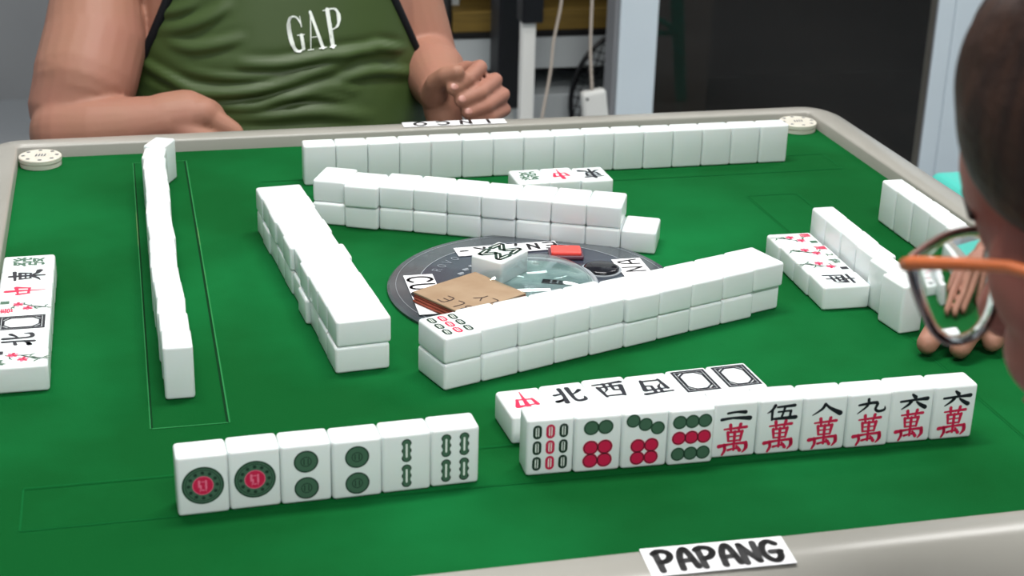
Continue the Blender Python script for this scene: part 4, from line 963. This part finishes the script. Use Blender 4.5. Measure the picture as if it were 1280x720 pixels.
for nm, lo, hi, m_ in (('pole', (wx0, 1.886, FLOOR+.02), (wx1, 1.914, wz), 'whitep'), ('sleeve', (wx0-.004, 1.874, wz-.004), (wx1+.012, 1.926, wz+.55), 'blackp'), ('foot', (wx0-.12, 1.80, FLOOR), (wx1+.12, 2.0, FLOOR+.022), 'whitep')):
    bm = bmesh.new(); box(bm, lo, hi, bevel=.004); o = obj(nm, bm, m_, PO); o.location = -Vector(PO.location)
# hanging cables and the adapter
bm = bmesh.new(); tube(bm, catmull([(0.7746, 1.8600, -0.1054), (0.7716, 1.8600, -0.2032), (0.7578, 1.8600, -0.2895), (0.7532, 1.8600, -0.3537), (0.7377, 1.8600, -0.4566), (0.7253, 1.8600, -0.5619)], 6), .0032, 8)
c1 = obj('hanging_cable', bm, 'cable', None, True); tag(c1, 'slanting beige cable hanging beside the white pole', 'cable', 'beige cables in the gap')
bm = bmesh.new(); tube(bm, catmull([(0.8338, 1.8600, -0.1064), (0.8366, 1.8600, -0.2048), (0.8378, 1.8600, -0.3055), (0.8453, 1.8600, -0.3949)], 6), .0034, 8)
AD = empty('power_adapter', (0.8525, 1.8600, -0.4352)); tag(AD, 'white power adapter hanging on its beige cable', 'adapter')
o = obj('cable', bm, 'cable', AD, True); o.location = -Vector(AD.location)
bm = bmesh.new(); box(bm, (-.027, -.014, -.052), (.027, .014, .040), bevel=.008, seg=3); o = obj('housing', bm, 'whitep', AD); o.rotation_euler = (0, radians(-8), 0)
bm = bmesh.new(); ell(bm, (-.017, -.0145, .026), (.003, .0015, .003), None, 12); obj('indicator', bm, 'blackp', o)
# racket leaning behind
rc = Vector((1.0574, 2.3300, -0.5367))
RT = empty('racket', tuple(rc)); RT.rotation_euler = (radians(-4), radians(18), 0); tag(RT, 'black racket with dark strings leaning behind the power adapter', 'racket')
bm = bmesh.new(); tube(bm, [(.120*cos(t), 0, .152*sin(t)) for t in [2*pi*i/40 for i in range(40)]], .0065, 8, closed=True); obj('hoop', bm, 'blackp', RT, True)
bm = bmesh.new()
for i in range(-7, 8):
    x = i*.0160; h = .152*sqrt(max(0, 1-(x/.120)**2))
    if h > .01: tube(bm, [(x, 0, -h), (x, 0, h)], .0016, 5)
    z = i*.0200; w = .120*sqrt(max(0, 1-(z/.152)**2))
    if w > .01: tube(bm, [(-w, .001, z), (w, .001, z)], .0016, 5)
obj('strings', bm, 'string', RT)
bm = bmesh.new(); tube(bm, [(0, 0, -.150), (0, 0, -.20), (0, 0, -.27)], [.013, .011, .014], 12); obj('handle', bm, 'blackp', RT, True)
# ceiling lamps: one over the table, the rest unseen fill added for brightness
def lamp(x, y, power, sx=1.2, sy=.30, w='neutral'):
    t = empty('ceiling_light', (x, y, CZ)); tag(t, 'white fluorescent ceiling panel over the %s' % w, 'ceiling light')
    bm = bmesh.new(); box(bm, (-sx/2-.02, -sy/2-.02, -.06), (sx/2+.02, sy/2+.02, 0), bevel=.004); obj('housing', bm, 'whitep', t)
    bm = bmesh.new(); box(bm, (-sx/2, -sy/2, -.066), (sx/2, sy/2, -.0605)); obj('diffuser', bm, lampm, t)
    l = bpy.data.lights.new('lamp', 'AREA'); l.shape = 'RECTANGLE'; l.size = sx; l.size_y = sy; l.energy = power; l.color = (1, .985, .96)
    lo = bpy.data.objects.new('lamp', l); COL.objects.link(lo); lo.location = (0, 0, -.075); lo.parent = t
lamp(.15, .10, 40, w='table'); lamp(.2, -1.7, 44, w='near side of the room, added as fill'); lamp(-.9, 2.3, 22, w='far left of the room, added to brighten it'); lamp(1.9, 1.0, 20, w='far right of the room, added to brighten it')
w_ = bpy.data.worlds.new('world'); SC.world = w_; w_.use_nodes = True
w_.node_tree.nodes['Background'].inputs['Color'].default_value = (.6, .65, .7, 1); w_.node_tree.nodes['Background'].inputs['Strength'].default_value = .3

# ------------------------------------------------------------------ camera
CX, CY, CZZ, yaw, pitch, roll, F = [-0.103166, -1.266331, 0.477169, -0.246446, -0.38651, 0.02708, 1988.541076]
def ray(xr, zr):
    c, s = cos(roll), sin(roll); x = xr*c-zr*s; zz = xr*s+zr*c; yy = 1.
    c, s = cos(pitch), sin(pitch); y = yy*c-zz*s; z = yy*s+zz*c
    c, s = cos(yaw), sin(yaw); return Vector((x*c-y*s, x*s+y*c, z))
f0 = ray(0, 0); rx = (ray(1, 0)-f0).normalized(); uz = (ray(0, 1)-f0).normalized()
cam = bpy.data.cameras.new('camera'); co = bpy.data.objects.new('camera', cam); COL.objects.link(co)
R = Matrix((rx, uz, -f0.normalized())).transposed().to_4x4(); co.matrix_world = Matrix.Translation((CX, CY, CZZ)) @ R
cam.sensor_width = 36; cam.lens = F/1280*36; cam.clip_start = .02
cam.dof.use_dof = True; cam.dof.focus_distance = 1.22; cam.dof.aperture_fstop = 13
SC.camera = co
vs = SC.view_settings; SC.display_settings.display_device = 'sRGB'; vs.view_transform = 'Standard'; vs.look = 'None'; vs.exposure = -.16; vs.gamma = 1; vs.use_curve_mapping = False
SC.cycles.use_denoising = True
SC.cycles.max_bounces = 8; SC.cycles.transmission_bounces = 8; SC.cycles.caustics_refractive = False; SC.cycles.caustics_reflective = False
